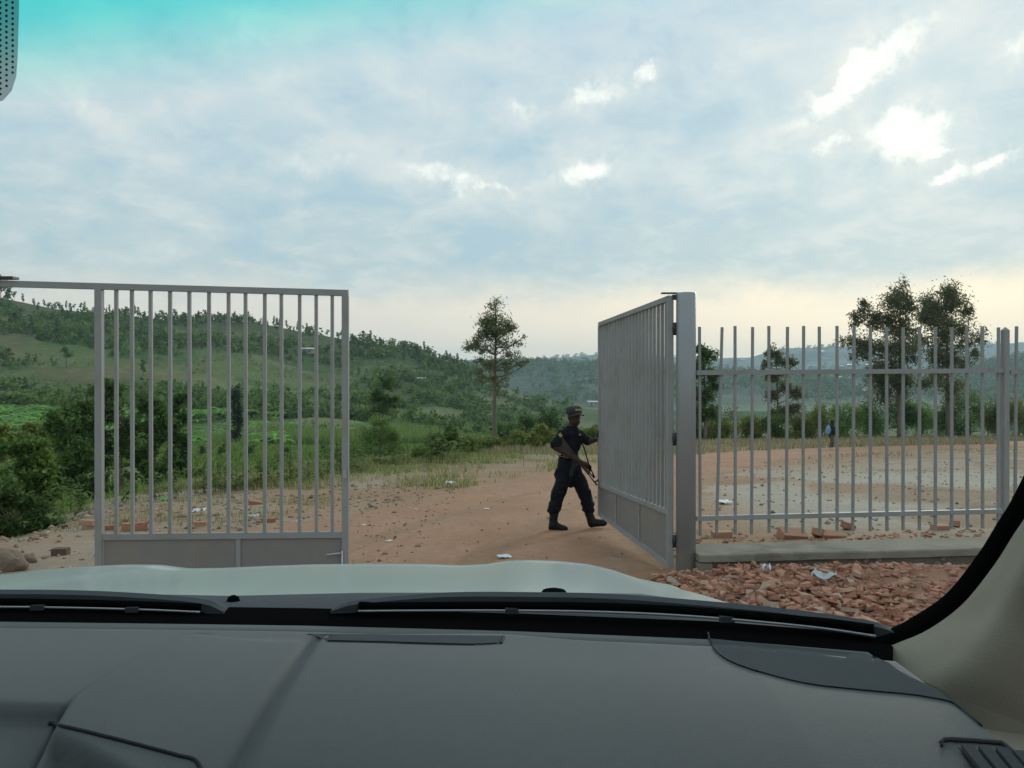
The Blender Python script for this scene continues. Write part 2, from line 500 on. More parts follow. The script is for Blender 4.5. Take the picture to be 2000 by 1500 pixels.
def Ts(x, y): return float(T(np.array([x]), np.array([y]))[0])


def hit(px, py):
    zs = np.geomspace(5, 4000, 6000)
    x = (px - 1000) / F * zs; Z = EYE - (py - HZ) / F * zs
    below = np.nonzero(Z < T(x, zs))[0]
    i = below[0] if len(below) else len(zs) - 1
    return x[i], zs[i], Z[i]


def ground_colour(x, y):
    n = x.shape[0]
    col = np.zeros((n, 3))
    def C3(*c): return np.array(c)[None]
    def mix(w, c):
        nonlocal col
        w = np.asarray(w)[:, None]; col = col * (1 - w) + c * w
    a = fbm(x * .25, y * .25, 4, 61); b = fbm(x * .9, y * .9, 4, 62); c_ = fbm(x * .06, y * .06, 4, 63)
    col[:] = C3(.30, .215, .14)
    mix(sst(.48, .6, a), C3(.335, .275, .195))
    mix(sst(.52, .68, b) * .7, C3(.24, .165, .105))
    rd = sst(7.5, 2.2, road_d(x, y) + (b - .5) * 3)
    mix(rd * .8 * sst(80, 60, y), C3(.35, .20, .115))
    mix(sst(1.1, 1.9, x) * sst(7.5, 7.3, y) * sst(3, 4.8, y), C3(.31, .165, .11))
    # pale washed yard
    mix(sst(9, 12, y) * sst(28, 20, y) * sst(2.5, 5, x) * sst(.36, .48, a) * .85, C3(.40, .36, .29))
    # left rough verge near the gate
    mix(sst(-1.0, -4.0, x) * sst(30, 16, y) * sst(.45, .6, b) * .8, C3(.33, .27, .20))
    # dry grass beside the road further out
    e = edge_x(y) - x
    vg = sst(3.2, .8, np.abs(e + 1.9)) * sst(17, 24, y) * sst(90, 75, y)
    mix(vg * .85, C3(.30, .27, .14))
    beyond = sst(34, 46, y) * sst(2.2, 4.0, road_d(x, y)) * sst(120, 90, y)
    mix(beyond * .85, C3(.33, .285, .165))
    # lower field and slopes
    low = sst(.2, 2.2, e + (b - .5) * 2)
    low = np.where(y > 84, 1, low)
    g1 = C3(.085, .150, .036); g2 = C3(.145, .215, .055); soil = C3(.24, .155, .10)
    gg = g1 + (g2 - g1) * sst(.35, .65, c_)[:, None]
    mix(low, gg)
    mix(low * sst(.58, .68, fbm(x * .11 + 9, y * .16, 4, 65)) * sst(140, 70, y) * .5, soil)
    # banded terraces on the near hill
    hz = T0(x, y)
    up = sst(125, 190, y) * sst(460, 400, y)
    p1 = fbm(x * .018, y * .03, 4, 66); p2 = fbm(x * .02 + 30, y * .035, 4, 67)
    mix(up, C3(.056, .104, .027)); mix(up * sst(.45, .6, p1) * .7, C3(.085, .128, .036))
    pu = x * .035 + (fbm(x * .02, y * .02, 3, 73) - .5) * 2.2; pvv = y * .055 + (fbm(x * .015 + 5, y * .02, 3, 74) - .5) * 2.4
    hid = hsh(np.floor(pu), np.floor(pvv), 75)
    plot = up * sst(380, 320, y) * .8
    mix(plot * ((hid > .25) & (hid < .55)), C3(.085, .175, .038)); mix(plot * ((hid > .55) & (hid < .7)), C3(.13, .165, .05)); mix(plot * (hid > .93) * .8, C3(.22, .15, .09))
    mix(up * sst(.52, .64, p2) * .45 * sst(40, -120, x), C3(.155, .125, .058))
    mix(up * sst(.57, .65, fbm(x * .022 + 7, y * .04 + 3, 4, 68)) * .35, C3(.22, .15, .09))
    mix(up * sst(.62, .5, p1) * sst(300, 400, y) * .6, C3(.055, .085, .03))
    far = sst(600, 800, y)
    q = fbm(x * .006, y * .008, 5, 69)
    mix(far, C3(.042, .062, .032)); mix(far * sst(.54, .66, q) * .6, C3(.085, .105, .05)); mix(far * sst(.35, .42, fbm(x * .004 + 5, y * .012, 4, 71)) * 0.0, soil)
    mix(sst(500, 600, y) * sst(860, 820, y) * sst(-200, 0, x) * .7, C3(.08, .13, .05))
    return col


def build_ground():
    th = np.concatenate([np.arange(-44, 44.01, .24), np.arange(50, 314, 6.)])
    th = np.radians(th); r = np.geomspace(.9, 4600, 450)
    TH, RR = np.meshgrid(th, r)
    x = RR * np.sin(TH); y = RR * np.cos(TH)
    z = T(x.ravel(), y.ravel()).reshape(x.shape)
    n = len(th); k = len(r)
    i = np.arange(k - 1)[:, None] * n; j = np.arange(n)[None]; j2 = (j + 1) % n
    Fc = np.stack([i + j, i + n + j, i + n + j2, i + j2], -1).reshape(-1, 4)
    V = np.stack([x, y, z], -1).reshape(-1, 3)
    V = np.vstack([V, [[0, 0, Ts(0, 0)]]])
    col = ground_colour(V[:, 0], V[:, 1])
    tri = np.array([[n * k, b, (b + 1) % n, n * k] for b in range(n)])
    me = np_mesh('ground', V, Fc, M['ground'], col, True)
    o = link('ground', me); tag(o, kind='structure')
    cap = np.array([[n * k, (b + 1) % n, b] for b in range(n)])
    return o


build_ground()


def build_road():
    pts = ROADC; n = len(pts)
    d = np.gradient(pts, axis=0); d /= np.linalg.norm(d, axis=1)[:, None]
    nrm = np.stack([d[:, 1], -d[:, 0]], -1)
    ss = np.linspace(-1, 1, 31)
    wl = 2.5 + (fbm(np.arange(n) * .35, np.zeros(n), 3, 81) - .5) * 1.3
    wr = 2.6 + (fbm(np.arange(n) * .35, np.ones(n) * 7, 3, 82) - .5) * 1.3
    wl = wl + sst(12, 8, pts[:, 1]) * .6; 
    rows = []
    for i in range(n):
        w = np.where(ss < 0, wl[i], wr[i]) * ss
        x = pts[i, 0] + nrm[i, 0] * w; y = pts[i, 1] + nrm[i, 1] * w
        up = .012 + .0008 * max(0, pts[i, 1]) - (.03 + .001 * max(0, pts[i, 1])) * sst(.86, 1, np.abs(ss))
        rut = -.035 * np.exp(-((np.abs(w) - .8) / .22) ** 2)
        rows.append(np.stack([x, y, T(x, y) + up + rut * (pts[i, 1] < 30)], -1))
    V, Fc = loft(rows)
    b = fbm(V[:, 0] * .7, V[:, 1] * .7, 4, 83)
    col = np.array([[.37, .195, .108]]) * (1 - b[:, None]) + np.array([[.41, .25, .168]]) * b[:, None]
    e = np.abs(np.tile(ss, n)); w = (sst(.6, 1, e) * .6)[:, None]
    col = col * (1 - w) + np.array([[.32, .225, .145]]) * w
    tag(link('dirt_road', np_mesh('dirt_road', V, Fc, M['road'], col, True)), kind='structure')


build_road()

# ------------------------------------------------------------------ air
hb = MB().box((0, 1200, 60), (9600, 7200, 250))
hm = bpy.data.materials.new('air'); hm.use_nodes = True
hnt = hm.node_tree; hnt.nodes.clear()
ho = hnt.nodes.new('ShaderNodeOutputMaterial'); pv = hnt.nodes.new('ShaderNodeVolumePrincipled')
pv.inputs['Color'].default_value = (.62, .82, .97, 1); pv.inputs['Density'].default_value = .0002; pv.inputs['Anisotropy'].default_value = .25
hnt.links.new(pv.outputs[0], ho.inputs['Volume'])
tag(hb.build('haze', hm), kind='stuff')


# ------------------------------------------------------------------ gates, post, fence, wall
def gate_leaf(name, label, A, B, za, zb, ra, rb, ba, bb, panels, barlist, barw, skip=0.0, stile_t=()):
    """A hinge, B free end (x, y); za/zb top, ra/rb mid rail, ba/bb bottom at hinge/free; skip: share at hinge side that is an opening"""
    A, B = Vector((*A, 0)), Vector((*B, 0))
    root = empty(name, (A.x, A.y, 0), label, 'gate', 'two leaves of the entrance gate')
    d = (B - A); L = d.length; d.normalize()
    off = A.copy()
    def at(t, h):
        q = A + d * (t * L) - off
        lo = {'top': za + (zb - za) * t, 'mid': ra + (rb - ra) * t, 'bot': ba + (bb - ba) * t}[h] if isinstance(h, str) else h
        return Vector((q.x, q.y, lo))
    f = .05
    up = Vector((0, 0, 1))
    MB().beam(at(0, 'top') - up * f / 2, at(1, 'top') - up * f / 2, f, f).build('top_rail', M['steel'], root)
    MB().beam(at(skip, 'mid') - up * f / 2, at(1, 'mid') - up * f / 2, f - .004, f).build('middle_rail', M['steel'], root)
    MB().beam(at(skip, 'bot') + up * f / 2, at(1, 'bot') + up * f / 2, f - .004, f).build('bottom_rail', M['steel'], root)
    hw = f / L / 2
    for t in ([0.0 + hw, 1 - hw] if not skip else [hw, skip + hw, 1 - hw]):
        MB().beam(at(t, 'bot') + up * (.002), at(t, 'top') - up * (f - .002), .056, .056, up=d).build('stile', M['steel'], root)
    for (t0, t1) in panels:
        m = MB().beam(at(t0, 'bot') + up * .03, at(t1, 'bot') + up * .03, .004, .004)
        a0, a1, b0, b1 = at(t0, 'bot'), at(t1, 'bot'), at(t0, 'mid'), at(t1, 'mid')
        nn = d.cross(up) * -.006
        pm = MB()
        vs = [a0 + up * .045, a1 + up * .045, b1 - up * .045, b0 - up * .045]
        pm.add([v + nn for v in vs] + [v - nn for v in vs], [(0, 1, 2, 3), (7, 6, 5, 4), (0, 4, 5, 1), (1, 5, 6, 2), (2, 6, 7, 3), (3, 7, 4, 0)])
        pm.build('panel', M['sheet'], root)
    for t in stile_t:
        MB().beam(at(t, 'bot') + up * (f + .001), at(t, 'mid') - up * (f + .001), .036, .036, up=d).build('divider', M['steel'], root)
    rnd = random.Random(len(name) + len(barlist))
    for t in barlist:
        t2 = t + rnd.uniform(-.0008, .0008)
        MB().beam(at(t, 'mid') + up * .001, at(t2, 'top') - up * (f + .001), barw, barw, up=d).build('bar', M['steel'], root)
    return root, at, d


def bar_t(px, A, B):
    # parameter along A-B of photo column px
    u = (px - 1000) / F
    return (A[0] - u * A[1]) / (u * (B[1] - A[1]) - (B[0] - A[0]))


A, B = (-4.45, 6.52), (-1.38, 6.74)
sk = bar_t(188, A, B)
bl = [bar_t(p, A, B) for p in (227, 258.5, 295, 332, 370.5, 409, 446.5, 480, 517, 550, 585, 618, 649)]
gl, at, gd = gate_leaf('gate_leaf', 'grey barred gate leaf standing left of the dirt road, with an open wicket gap', A, B, 2.63, 2.57, .545, .535, .05, .05,
                       [(sk + .02, bar_t(466, A, B)), (bar_t(466, A, B), .985)], bl, .0265, sk, [bar_t(466, A, B)])
b = at(.985, .36)
MB().tube([b + Vector((.0, -.035, .0)), b + Vector((-.13, -.06, -.012))], .009, 8).build('latch_bolt', M['galv'], gl, smooth=True)
MB().tube([b + Vector((.0, -.035, .02)), b + Vector((.0, -.035, -.28))], .009, 8).build('drop_bolt', M['galv'], gl, smooth=True)
MB().box(at(.992, 1.02) + Vector((0, -.03, 0)), (.03, .012, .07)).build('lock_plate', M['galv'], gl)
MB().box(at(.06, 2.645), (.42, .09, .02)).build('hinge_plate', M['iron'], gl)
# hinge post of the left leaf, just out of frame
t = empty('gate_post', (-4.62, 6.5, 0), 'round grey steel post that carries the left gate leaf', 'post')
MB().lathe([(.093, -.3), (.093, 2.64), (.085, 2.65)], 28).build('tube', M['post'], t, smooth=False)

A, B = (1.51, 7.6), (1.14, 10.36)
L = math.hypot(A[0] - B[0], A[1] - B[1])
nb = 21
bars = [(i + 1) / (nb + 1) for i in range(nb)]
gr, at2, gd2 = gate_leaf('gate_leaf', 'grey barred gate leaf swung open from the round post, pushed by the guard', A, B, 2.618, 2.564, .575, .487, .02, .06,
                         [(.02, .355), (.355, .70), (.70, .985)], bars, .0295, 0.0, [.355, .70])
MB().box(at2(.985, 1.12) + Vector((-.035, 0, 0)), (.012, .05, .09)).build('lock_plate', M['iron'], gr)
MB().box(at2(0.01, 2.63) + Vector((-.0, 0, .012)), (.16, .06, .012)).build('hinge_plate', M['iron'], gr)
for h in (.28, 1.25, 2.3):
    MB().tube([at2(0, h) + Vector((.035, .0, -.06)), at2(0, h) + Vector((.035, 0, .06))], .016, 8).build('hinge', M['iron'], gr, smooth=True)

PX, PY = 1.655, 7.6
t = empty('gate_post', (PX, PY, 0), 'thick round grey steel post between the open gate leaf and the fence', 'post')
MB().lathe([(.093, -.3), (.093, 2.635), (.088, 2.642)], 40).build('tube', M['post'], t, smooth=False)
for p in t.children:
    for q in p.data.polygons: q.use_smooth = abs(q.normal.z) < .5
for h in (.28, 1.25, 2.3, 2.6):
    MB().box((-.105, 0, h), (.05, .02, .05)).build('hinge_bracket', M['iron'], t)

# fence to the right
fd = Vector((4.92 - 1.75, 7.97 - 7.62, 0)); fL = fd.length; fd.normalize()
fence = empty('metal_fence', (1.75, 7.62, 0), 'grey steel railing of square upright bars standing on the low concrete wall', 'fence')
up = Vector((0, 0, 1))
barm = MB().box((0, 0, 0), (.0225, .0225, 1)).mesh('bar', M['steel'])
BPX = [1367, 1405, 1436, 1469, 1502, 1537, 1569, 1601, 1635, 1667, 1700, 1732, 1764, 1796, 1827, 1859, 1889, 1919, 1950, 1984]
BS = [bar_t(p, (1.75, 7.62), (4.92, 7.97)) * fL for p in BPX]; BS += [BS[-1] + .155 * (k + 1) for k in range(22)]
nbar = len(BS)
rnd = random.Random(4)
for i in range(nbar):
    s = BS[i]
    o = link('bar', barm, fence)
    top = 2.325 + rnd.uniform(-.008, .008) + s * .006; bot = .335 + rnd.uniform(-.01, .01)
    o.location = fd * s + up * (top + bot) / 2; o.scale = (1, 1, top - bot)
    o.rotation_euler = (rnd.uniform(-.004, .004), rnd.uniform(-.006, .006) + (.022 if i == 1 else 0), math.atan2(fd.y, fd.x))
for (s0, s1) in ((0.0, fL - .04), (fL + .04, 7.2)):
    MB().beam(fd * s0 + up * (1.883 + .003 * s0) - fd.cross(up) * -.006, fd * s1 + up * (1.883 + .008 * s1) - fd.cross(up) * -.006, .052, .045).build('top_rail', M['steel'], fence)
    MB().beam(fd * s0 + up * .495 - fd.cross(up) * -.006, fd * s1 + up * (.495 + .004 * s1) - fd.cross(up) * -.006, .052, .045).build('bottom_rail', M['steel'], fence)
for s in (fL, fL + 3.2):
    m = MB().box((0, 0, 1.23), (.056, .056, 2.16)); h = .028
    m.add([(-h, -h, 2.3101), (h, -h, 2.3101), (h, h, 2.3101), (-h, h, 2.3101), (0, 0, 2.345)], [(0, 1, 4), (1, 2, 4), (2, 3, 4), (3, 0, 4)])
    o = m.build('fence_post', M['steel'], fence); o.location = fd * s; o.rotation_euler = (0, 0, math.atan2(fd.y, fd.x))

# low wall
wall = empty('low_wall', (1.75, 7.62, 0), 'low concrete capped wall under the steel railing, behind the brick rubble', 'wall')
wa = math.atan2(fd.y, fd.x)
wall.rotation_euler = (0, 0, wa)


def rough_box(x0, x1, y0, y1, z0, z1, nx, amp, seed):
    """a long box with an uneven surface, rounded upper edges"""
    prof = [(y0, z0), (y0, z0 + (z1 - z0) * .5), (y0, z1 - .012), (y0 + .012, z1), (y0 + (y1 - y0) * .33, z1 + .001), (y0 + (y1 - y0) * .66, z1 + .001), (y1 - .012, z1), (y1, z1 - .012), (y1, z0)]
    xs = np.linspace(x0, x1, nx)
    rows = []
    for i, x in enumerate(xs):
        pr = np.array(prof)
        nn = (fbm(x * 4 + pr[:, 0] * 9, pr[:, 1] * 9 + seed, 4, seed) - .5) * amp
        rows.append(np.stack([np.full(len(pr), x), pr[:, 0] + nn * np.where(pr[:, 0] < (y0 + y1) / 2, -1, 1), pr[:, 1] + nn], -1))
    V, Fc = loft(rows)
    V = list(map(tuple, V)); Fc = [tuple(int(v) for v in f) for f in Fc]
    k = len(prof); m = MB(); m.add(V, Fc)
    m.f += [tuple(range(k))[::-1], tuple((nx - 1) * k + q for q in range(k))]
    return m


rough_box(-.02, 7.3, -.16, .30, -.25, .115, 90, .022, 3).build('wall_body', M['masonry'], wall)
rough_box(-.03, 7.3, -.20, .32, .115, .185, 120, .016, 5).build('coping', M['concrete'], wall)
rough_box(-.03, .10, -.19, -.03, -.2, .112, 12, .02, 6).build('end_block', M['concrete'], wall)
rnd = random.Random(8)
for i in range(26):
    cx = rnd.uniform(.2, 6.5); cz = rnd.uniform(-.01, .09); r = rnd.uniform(.035, .075)
    m = MB().lathe([(r * .35, -.025), (r * .8, -.015), (r, 0), (r * .8, .014), (r * .4, .022)], 9)
    o = m.build('stone', M['stone'], wall); o.location = (cx, -.162, cz); o.rotation_euler = (R(90), rnd.uniform(0, 3), 0); o.scale = (1, rnd.uniform(.6, 1), .8)


# ------------------------------------------------------------------ bricks, rubble, rock, litter
def brick_mesh(seed, L=.22, Wd=.11, H=.075, rough=.006):
    rs = np.random.RandomState(seed)
    xs = np.linspace(-L / 2, L / 2, 4); ys = np.linspace(-Wd / 2, Wd / 2, 3)
    m = MB().box((0, 0, H / 2), (L, Wd, H))
    m.v = [tuple(np.array(v) + rs.uniform(-rough, rough, 3)) for v in m.v]
    return m.mesh('brick', M['brick'], bevel=.005)


def shard(seed):
    rs = np.random.RandomState(seed)
    n = rs.randint(5, 8); L = rs.uniform(.045, .085); a = np.sort(rs.uniform(0, 2 * math.pi, n)); asp = rs.uniform(.45, .95)
    th = rs.uniform(.010, .027)
    r = L * rs.uniform(.75, 1.1, n)
    lo = np.stack([np.cos(a) * r, np.sin(a) * r * asp, np.full(n, -th / 2) + rs.uniform(-.006, .006, n)], -1)
    k = rs.uniform(.75, .98, (n, 1))
    hi = np.concatenate([lo[:, :2] * k, (th / 2 + rs.uniform(-.010, .010, n))[:, None]], 1)
    V = np.vstack([lo, hi]); f = [tuple(range(n))[::-1], tuple(range(n, 2 * n))] + [(i, (i + 1) % n, n + (i + 1) % n, n + i) for i in range(n)]
    return V, f


SH = [shard(s) for s in range(24)]
shm = []
for V, f in SH:
    me = bpy.data.meshes.new('brick_shard'); me.from_pydata([tuple(v) for v in V], [], f); me.update(); me.materials.append(M['brick']); shm.append(me)
rs = np.random.RandomState(3)
cand = []
for i in range(4400):
    x = rs.uniform(1.0, 5.2); y = rs.uniform(4.6, 7.52)
    wy = 7.44 + (x - 1.75) * .11
    if y > wy - .06 or x < 1.15 + .35 * rs.rand() + .9 * max(0, 6.2 - y) * .2: continue
    if x < 1.85 and y > 7.3: continue
    cand.append((x, y))
cand = np.array(cand)
px = 1000 + F * cand[:, 0] / cand[:, 1]; py = HZ + F * (EYE - .08) / cand[:, 1]
vis = (px < 1910 - (py - 1090) * 1.15 + 30) & (py < 1240) & (py > 1090)
score = np.where(vis, 10 - cand[:, 1], -cand[:, 1])
order = np.argsort(-score)
sv, sf = [], []; nb_ = 0
SHLAB = 'broken red brick shard lying in the rubble heap in front of the low wall'
for rank, i in enumerate(order):
    x, y = cand[i]
    k = rs.randint(24); sc_ = .25 + .95 * rs.rand() ** 1.5; e = (rs.uniform(-.6, .6) * rs.rand(), rs.uniform(-.6, .6) * rs.rand(), rs.uniform(0, 6.28))
    z = T0(np.array([x]), np.array([y]))[0] + rubble_h(np.array([x]), np.array([y]))[0] + rs.uniform(-.01, .055)
    if sc_ > .64 and rank < 1600 and nb_ < 299:
        nb_ += 1
        o = link('brick_shard', shm[k]); o.location = (x, y, z + .018); o.rotation_euler = e; o.scale = (sc_ * 1.08,) * 3
        tag(o, SHLAB, 'brick shard', 'brick shards of the rubble heap')
    else:
        Mx = Matrix.Translation((x, y, z)) @ __import__('mathutils').Euler(e).to_matrix().to_4x4() @ Matrix.Scale(sc_, 4)
        b0 = len(sv); sv += [tuple(Mx @ Vector(v)) for v in SH[k][0]]; sf += [tuple(q + b0 for q in f) for f in SH[k][1]]
me = bpy.data.meshes.new('brick_rubble'); me.from_pydata(sv, [], sf); me.update(); me.materials.append(M['bricks'])
tag(link('brick_rubble', me), 'heap of crushed red brick in front of the low wall', 'rubble', kind='stuff')

BR = [brick_mesh(s) for s in range(6)]
BRD = []


def put_brick(x, y, label, rz=0, s=1.0, tilt=(0, 0), z=None, m=None, group='loose bricks'):
    o = link('brick', BR[rnd.randrange(6)] if m is None else m)
    o.location = (x, y, (Ts(x, y) if z is None else z) - .005); o.rotation_euler = (tilt[0], tilt[1], rz); o.scale = (s, s, s)
    return tag(o, label, 'brick', group)


def put_px(px, py, label, **k):
    x, y, z = hit(px, py); return put_brick(x, y, label, **k)


# bricks beside the left gate leaf
put_px(176, 1034, 'red brick lowest of the two stacked left of the left gate leaf', rz=.1, s=.85)
x, y, z = hit(176, 1034); put_brick(x - .03, y, 'red brick on top of another left of the left gate leaf', rz=-.15, s=.95, z=z + .06)
put_px(212, 1035, 'flat red brick behind the lower left corner of the barred gate leaf', rz=.4, s=.9)
put_px(262, 1035, 'large brick lying behind the second bar of the left gate leaf', rz=.7, s=1.3)
put_px(391, 1027, 'red brick standing below the white sheet behind the left gate leaf', rz=.05, s=.8)
put_px(497, 985, 'tilted brick on the spoil mound behind the left gate leaf', rz=.5, s=1.0, tilt=(.3, .2))
put_px(525, 1020, 'dull red brick half buried near the free end of the left gate leaf', rz=-.3, s=.8)
dk = MB().box((0, 0, .042), (.16, .11, .085)).mesh('brick', M['soilbrick'], bevel=.01)
put_px(118, 1085, 'dark burnt brick lump lying on the bare earth at the far left', m=dk, rz=.1)
put_px(122, 1034, 'dark burnt brick by the shrub edge left of the gate', m=dk, rz=.6, s=.8)
# behind the wall
for i, (px_, py_, s, rz, tl, lab) in enumerate([(1545, 1052, 1.5, .2, (.5, .1), 'largest brick block behind the low wall, below the sixth railing bar'), (1410, 1050, 1.1, .1, (0, 0), 'flat brown brick behind the low wall near the round post'),
        (1655, 1034, 1.1, .9, (.2, .3), 'brick block tilted on the heap behind the middle of the railing'), (1835, 1035, 1.0, .3, (.2, 0), 'red brick behind the railing, second left of the capped fence post'),
        (1865, 1030, 1.0, 1.2, (0, .3), 'red brick behind the railing, nearest the capped fence post'), (1600, 1050, 1.2, 1.0, (.1, .4), 'rounded broken brick leaning behind the low wall'), (1620, 1051, 1.1, .2, (.4, .1), 'broken pinkish brick next to the rounded one behind the wall')]):
    put_px(px_, py_, lab, s=s, rz=rz, tilt=tl)
# shards behind the wall as one mass
sv, sf = [], []
for i in range(900):
    s = rs.uniform(.05, 6); q = fd * s; off = rs.rand() ** 2 * 1.9 + .35
    if s < 1.2 and rs.rand() < .6: continue
    x, y = 1.75 + q.x - fd.y * off, 7.62 + q.y + fd.x * off
    k = rs.randint(24); sc_ = rs.uniform(.3, .95); e = (rs.uniform(-.5, .5), rs.uniform(-.5, .5), rs.uniform(0, 6.28))
    Mx = Matrix.Translation((x, y, Ts(x, y) + .012)) @ __import__('mathutils').Euler(e).to_matrix().to_4x4() @ Matrix.Scale(sc_, 4)
    b0 = len(sv); sv += [tuple(Mx @ Vector(v)) for v in SH[k][0]]; sf += [tuple(a + b0 for a in f) for f in SH[k][1]]
me = bpy.data.meshes.new('brick_debris'); me.from_pydata(sv, [], sf); me.update(); me.materials.append(M['bricks'])
tag(link('brick_debris', me), 'scattered brick fragments behind the low wall', 'rubble', kind='stuff')


def lump(seed, n=3):
    import bmesh
    bm = bmesh.new(); bmesh.ops.create_icosphere(bm, subdivisions=n, radius=1)
    for v in bm.verts:
        p = np.array(v.co); f = 1 + (fbm(np.array([p[0] * 1.3 + 5 + seed]), np.array([p[1] * 1.3 + p[2] * 1.7]), 3, seed)[0] - .5) * .9
        v.co *= f
    me = bpy.data.meshes.new('rock'); bm.to_mesh(me); bm.free(); return me


rk = lump(2); rk.materials.append(M['rock'])
x, y, z = hit(15, 1112)
o = link('rock', rk); o.location = (x, y, z + .05); o.scale = (.20, .16, .13); tag(o, 'big brown boulder at the far left edge beside the bonnet', 'rock')
o = link('rock', rk); x, y, z = hit(57, 1098); o.location = (x, y, z + .02); o.scale = (.08, .07, .055); tag(o, 'fist sized brown stone beside the big boulder at far left', 'rock')
# gravel scattered over the yard and verge
gv, gf = [], []
oct_f = [(0, 2, 4), (2, 1, 4), (1, 3, 4), (3, 0, 4), (2, 0, 5), (1, 2, 5), (3, 1, 5), (0, 3, 5)]
pts = []
for i in range(4900):
    if i < 3000: x, y = rs.uniform(1.5, 22), 8.3 + rs.rand() ** 1.6 * 22
    elif i < 4600: x, y = rs.uniform(-7.5, -1.0), rs.uniform(6.5, 18)
    else: x, y = rs.uniform(-4, 3), rs.uniform(6.5, 20)
    pts.append((x, y))
pts = np.array(pts); zs = T(pts[:, 0], pts[:, 1])
onroad = road_d(pts[:, 0], pts[:, 1]) < 2.4
gv = []
for (x, y), z, orr in zip(pts, zs, onroad):
    r = rs.uniform(.008, .032) * (1 + rs.rand() ** 6 * 1.6) * (.6 if orr else 1.15 if x < -1.2 else 1); q = rs.uniform(.6, 1.3, 6) * r
    a = rs.uniform(0, 3.14); ca, sa = math.cos(a), math.sin(a)
    vs = [(q[0], 0, 0), (-q[1], 0, 0), (0, q[2], 0), (0, -q[3], 0), (0, 0, q[4] * .7), (0, 0, -q[5])]
    b0 = len(gv); gv += [(x + v[0] * ca - v[1] * sa, y + v[0] * sa + v[1] * ca, z + v[2] + r * .2 + (.02 if orr else 0)) for v in vs]
    gf += [tuple(k + b0 for k in f) for f in oct_f]
m_, nt_, b_ = mat('gravel_mix')
g_ = nt_.nodes.new('ShaderNodeNewGeometry')
c_ = ramp(nt_, X(nt_, g_.outputs['Random Per Island']), [(0, (.14, .10, .07)), (.35, (.28, .19, .12)), (.6, (.36, .28, .2)), (.85, (.34, .17, .11)), (1, (.55, .52, .46))])
nt_.links.new(c_, b_.inputs['Base Color']); b_.inputs['Roughness'].default_value = .95
tag(link('gravel', np_mesh('gravel', gv, gf, m_)), 'stones and clods strewn over the bare earth', 'gravel', kind='stuff')


def litter(px, py, w, d, m, label, cat, rz=0, lift=.012, name='paper_scrap'):
    x, y, z = hit(px, py); n = 7
    g = np.linspace(-.5, .5, n); rows = []
    sd = (px * 7 + py) % 50
    for v in g:
        rows.append(np.stack([g * w * (1 - .25 * np.abs(v)), np.full(n, v * d) + .12 * d * np.sin(g * 9 + sd), lift * (.6 + fbm(g * 3 + sd, np.full(n, v * 3), 2, sd) * 2.2)], -1))
    V, Fc = loft(rows)
    V2 = V - np.array([0, 0, .003])
    k = len(V)
    o = link(name, np_mesh(name, np.vstack([V, V2]), np.vstack([Fc, Fc[:, ::-1] + k]), m)); o.location = (x, y, z + .004); o.rotation_euler = (0, 0, rz)
    return tag(o, label, cat)


litter(985, 1092, .15, .13, M['paper'], 'crumpled white paper on the dirt road just beyond the bonnet', 'paper', .2, .016)
litter(1610, 1146, .20, .05, M['strip'], 'pale bluish plastic strip lying on the brick rubble', 'strip', -.35, .06, 'plastic_strip')
litter(1497, 1136, .08, .04, M['paper'], 'small white plastic scrap on the brick rubble left of the strip', 'scrap', .2, .07, 'plastic_scrap')
litter(388, 1007, .22, .12, M['paper'], 'white sheet lying on earth behind the fifth bar of the left leaf', 'paper', .05, .05, 'paper_sheet')
litter(494, 1014, .20, .09, M['strip'], 'bluish white sheet lying behind the ninth bar of the left leaf', 'paper', .1, .03, 'paper_sheet')
litter(880, 952, .22, .12, M['paper'], 'curved pale scrap at the grassy road edge', 'scrap', .5, .06)
litter(708, 1028, .09, .06, M['paper'], 'tiny white scrap on the road near the left leaf', 'scrap', .0, .012)
litter(950, 996, .09, .09, M['paper'], 'tiny white scrap in the middle of the dirt road', 'scrap', .4, .012)
litter(760, 1060, .08, .06, M['paper'], 'tiny cream scrap on the road, between the left leaf and the paper', 'scrap', .8, .012)
litter(322, 985, .18, .2, simple('green_bag', (.10, .30, .06), .5), 'green plastic bag scrap on the spoil mound behind the left leaf', 'scrap', .3, .05, 'bag_scrap')
litter(1414, 985, .22, .25, M['paper'], 'white scrap on the bare yard behind the railing near the post', 'scrap', .3, .03)


# ------------------------------------------------------------------ foliage
def rot_frames(n, rs, droop):
    """leaf axis (long) and width directions"""
    a = rs.normal(size=(n, 3)); a[:, 2] -= droop; a /= np.linalg.norm(a, axis=1)[:, None]
    b = rs.normal(size=(n, 3)); b -= (b * a).sum(1)[:, None] * a; b /= np.linalg.norm(b, axis=1)[:, None]
    return a, b


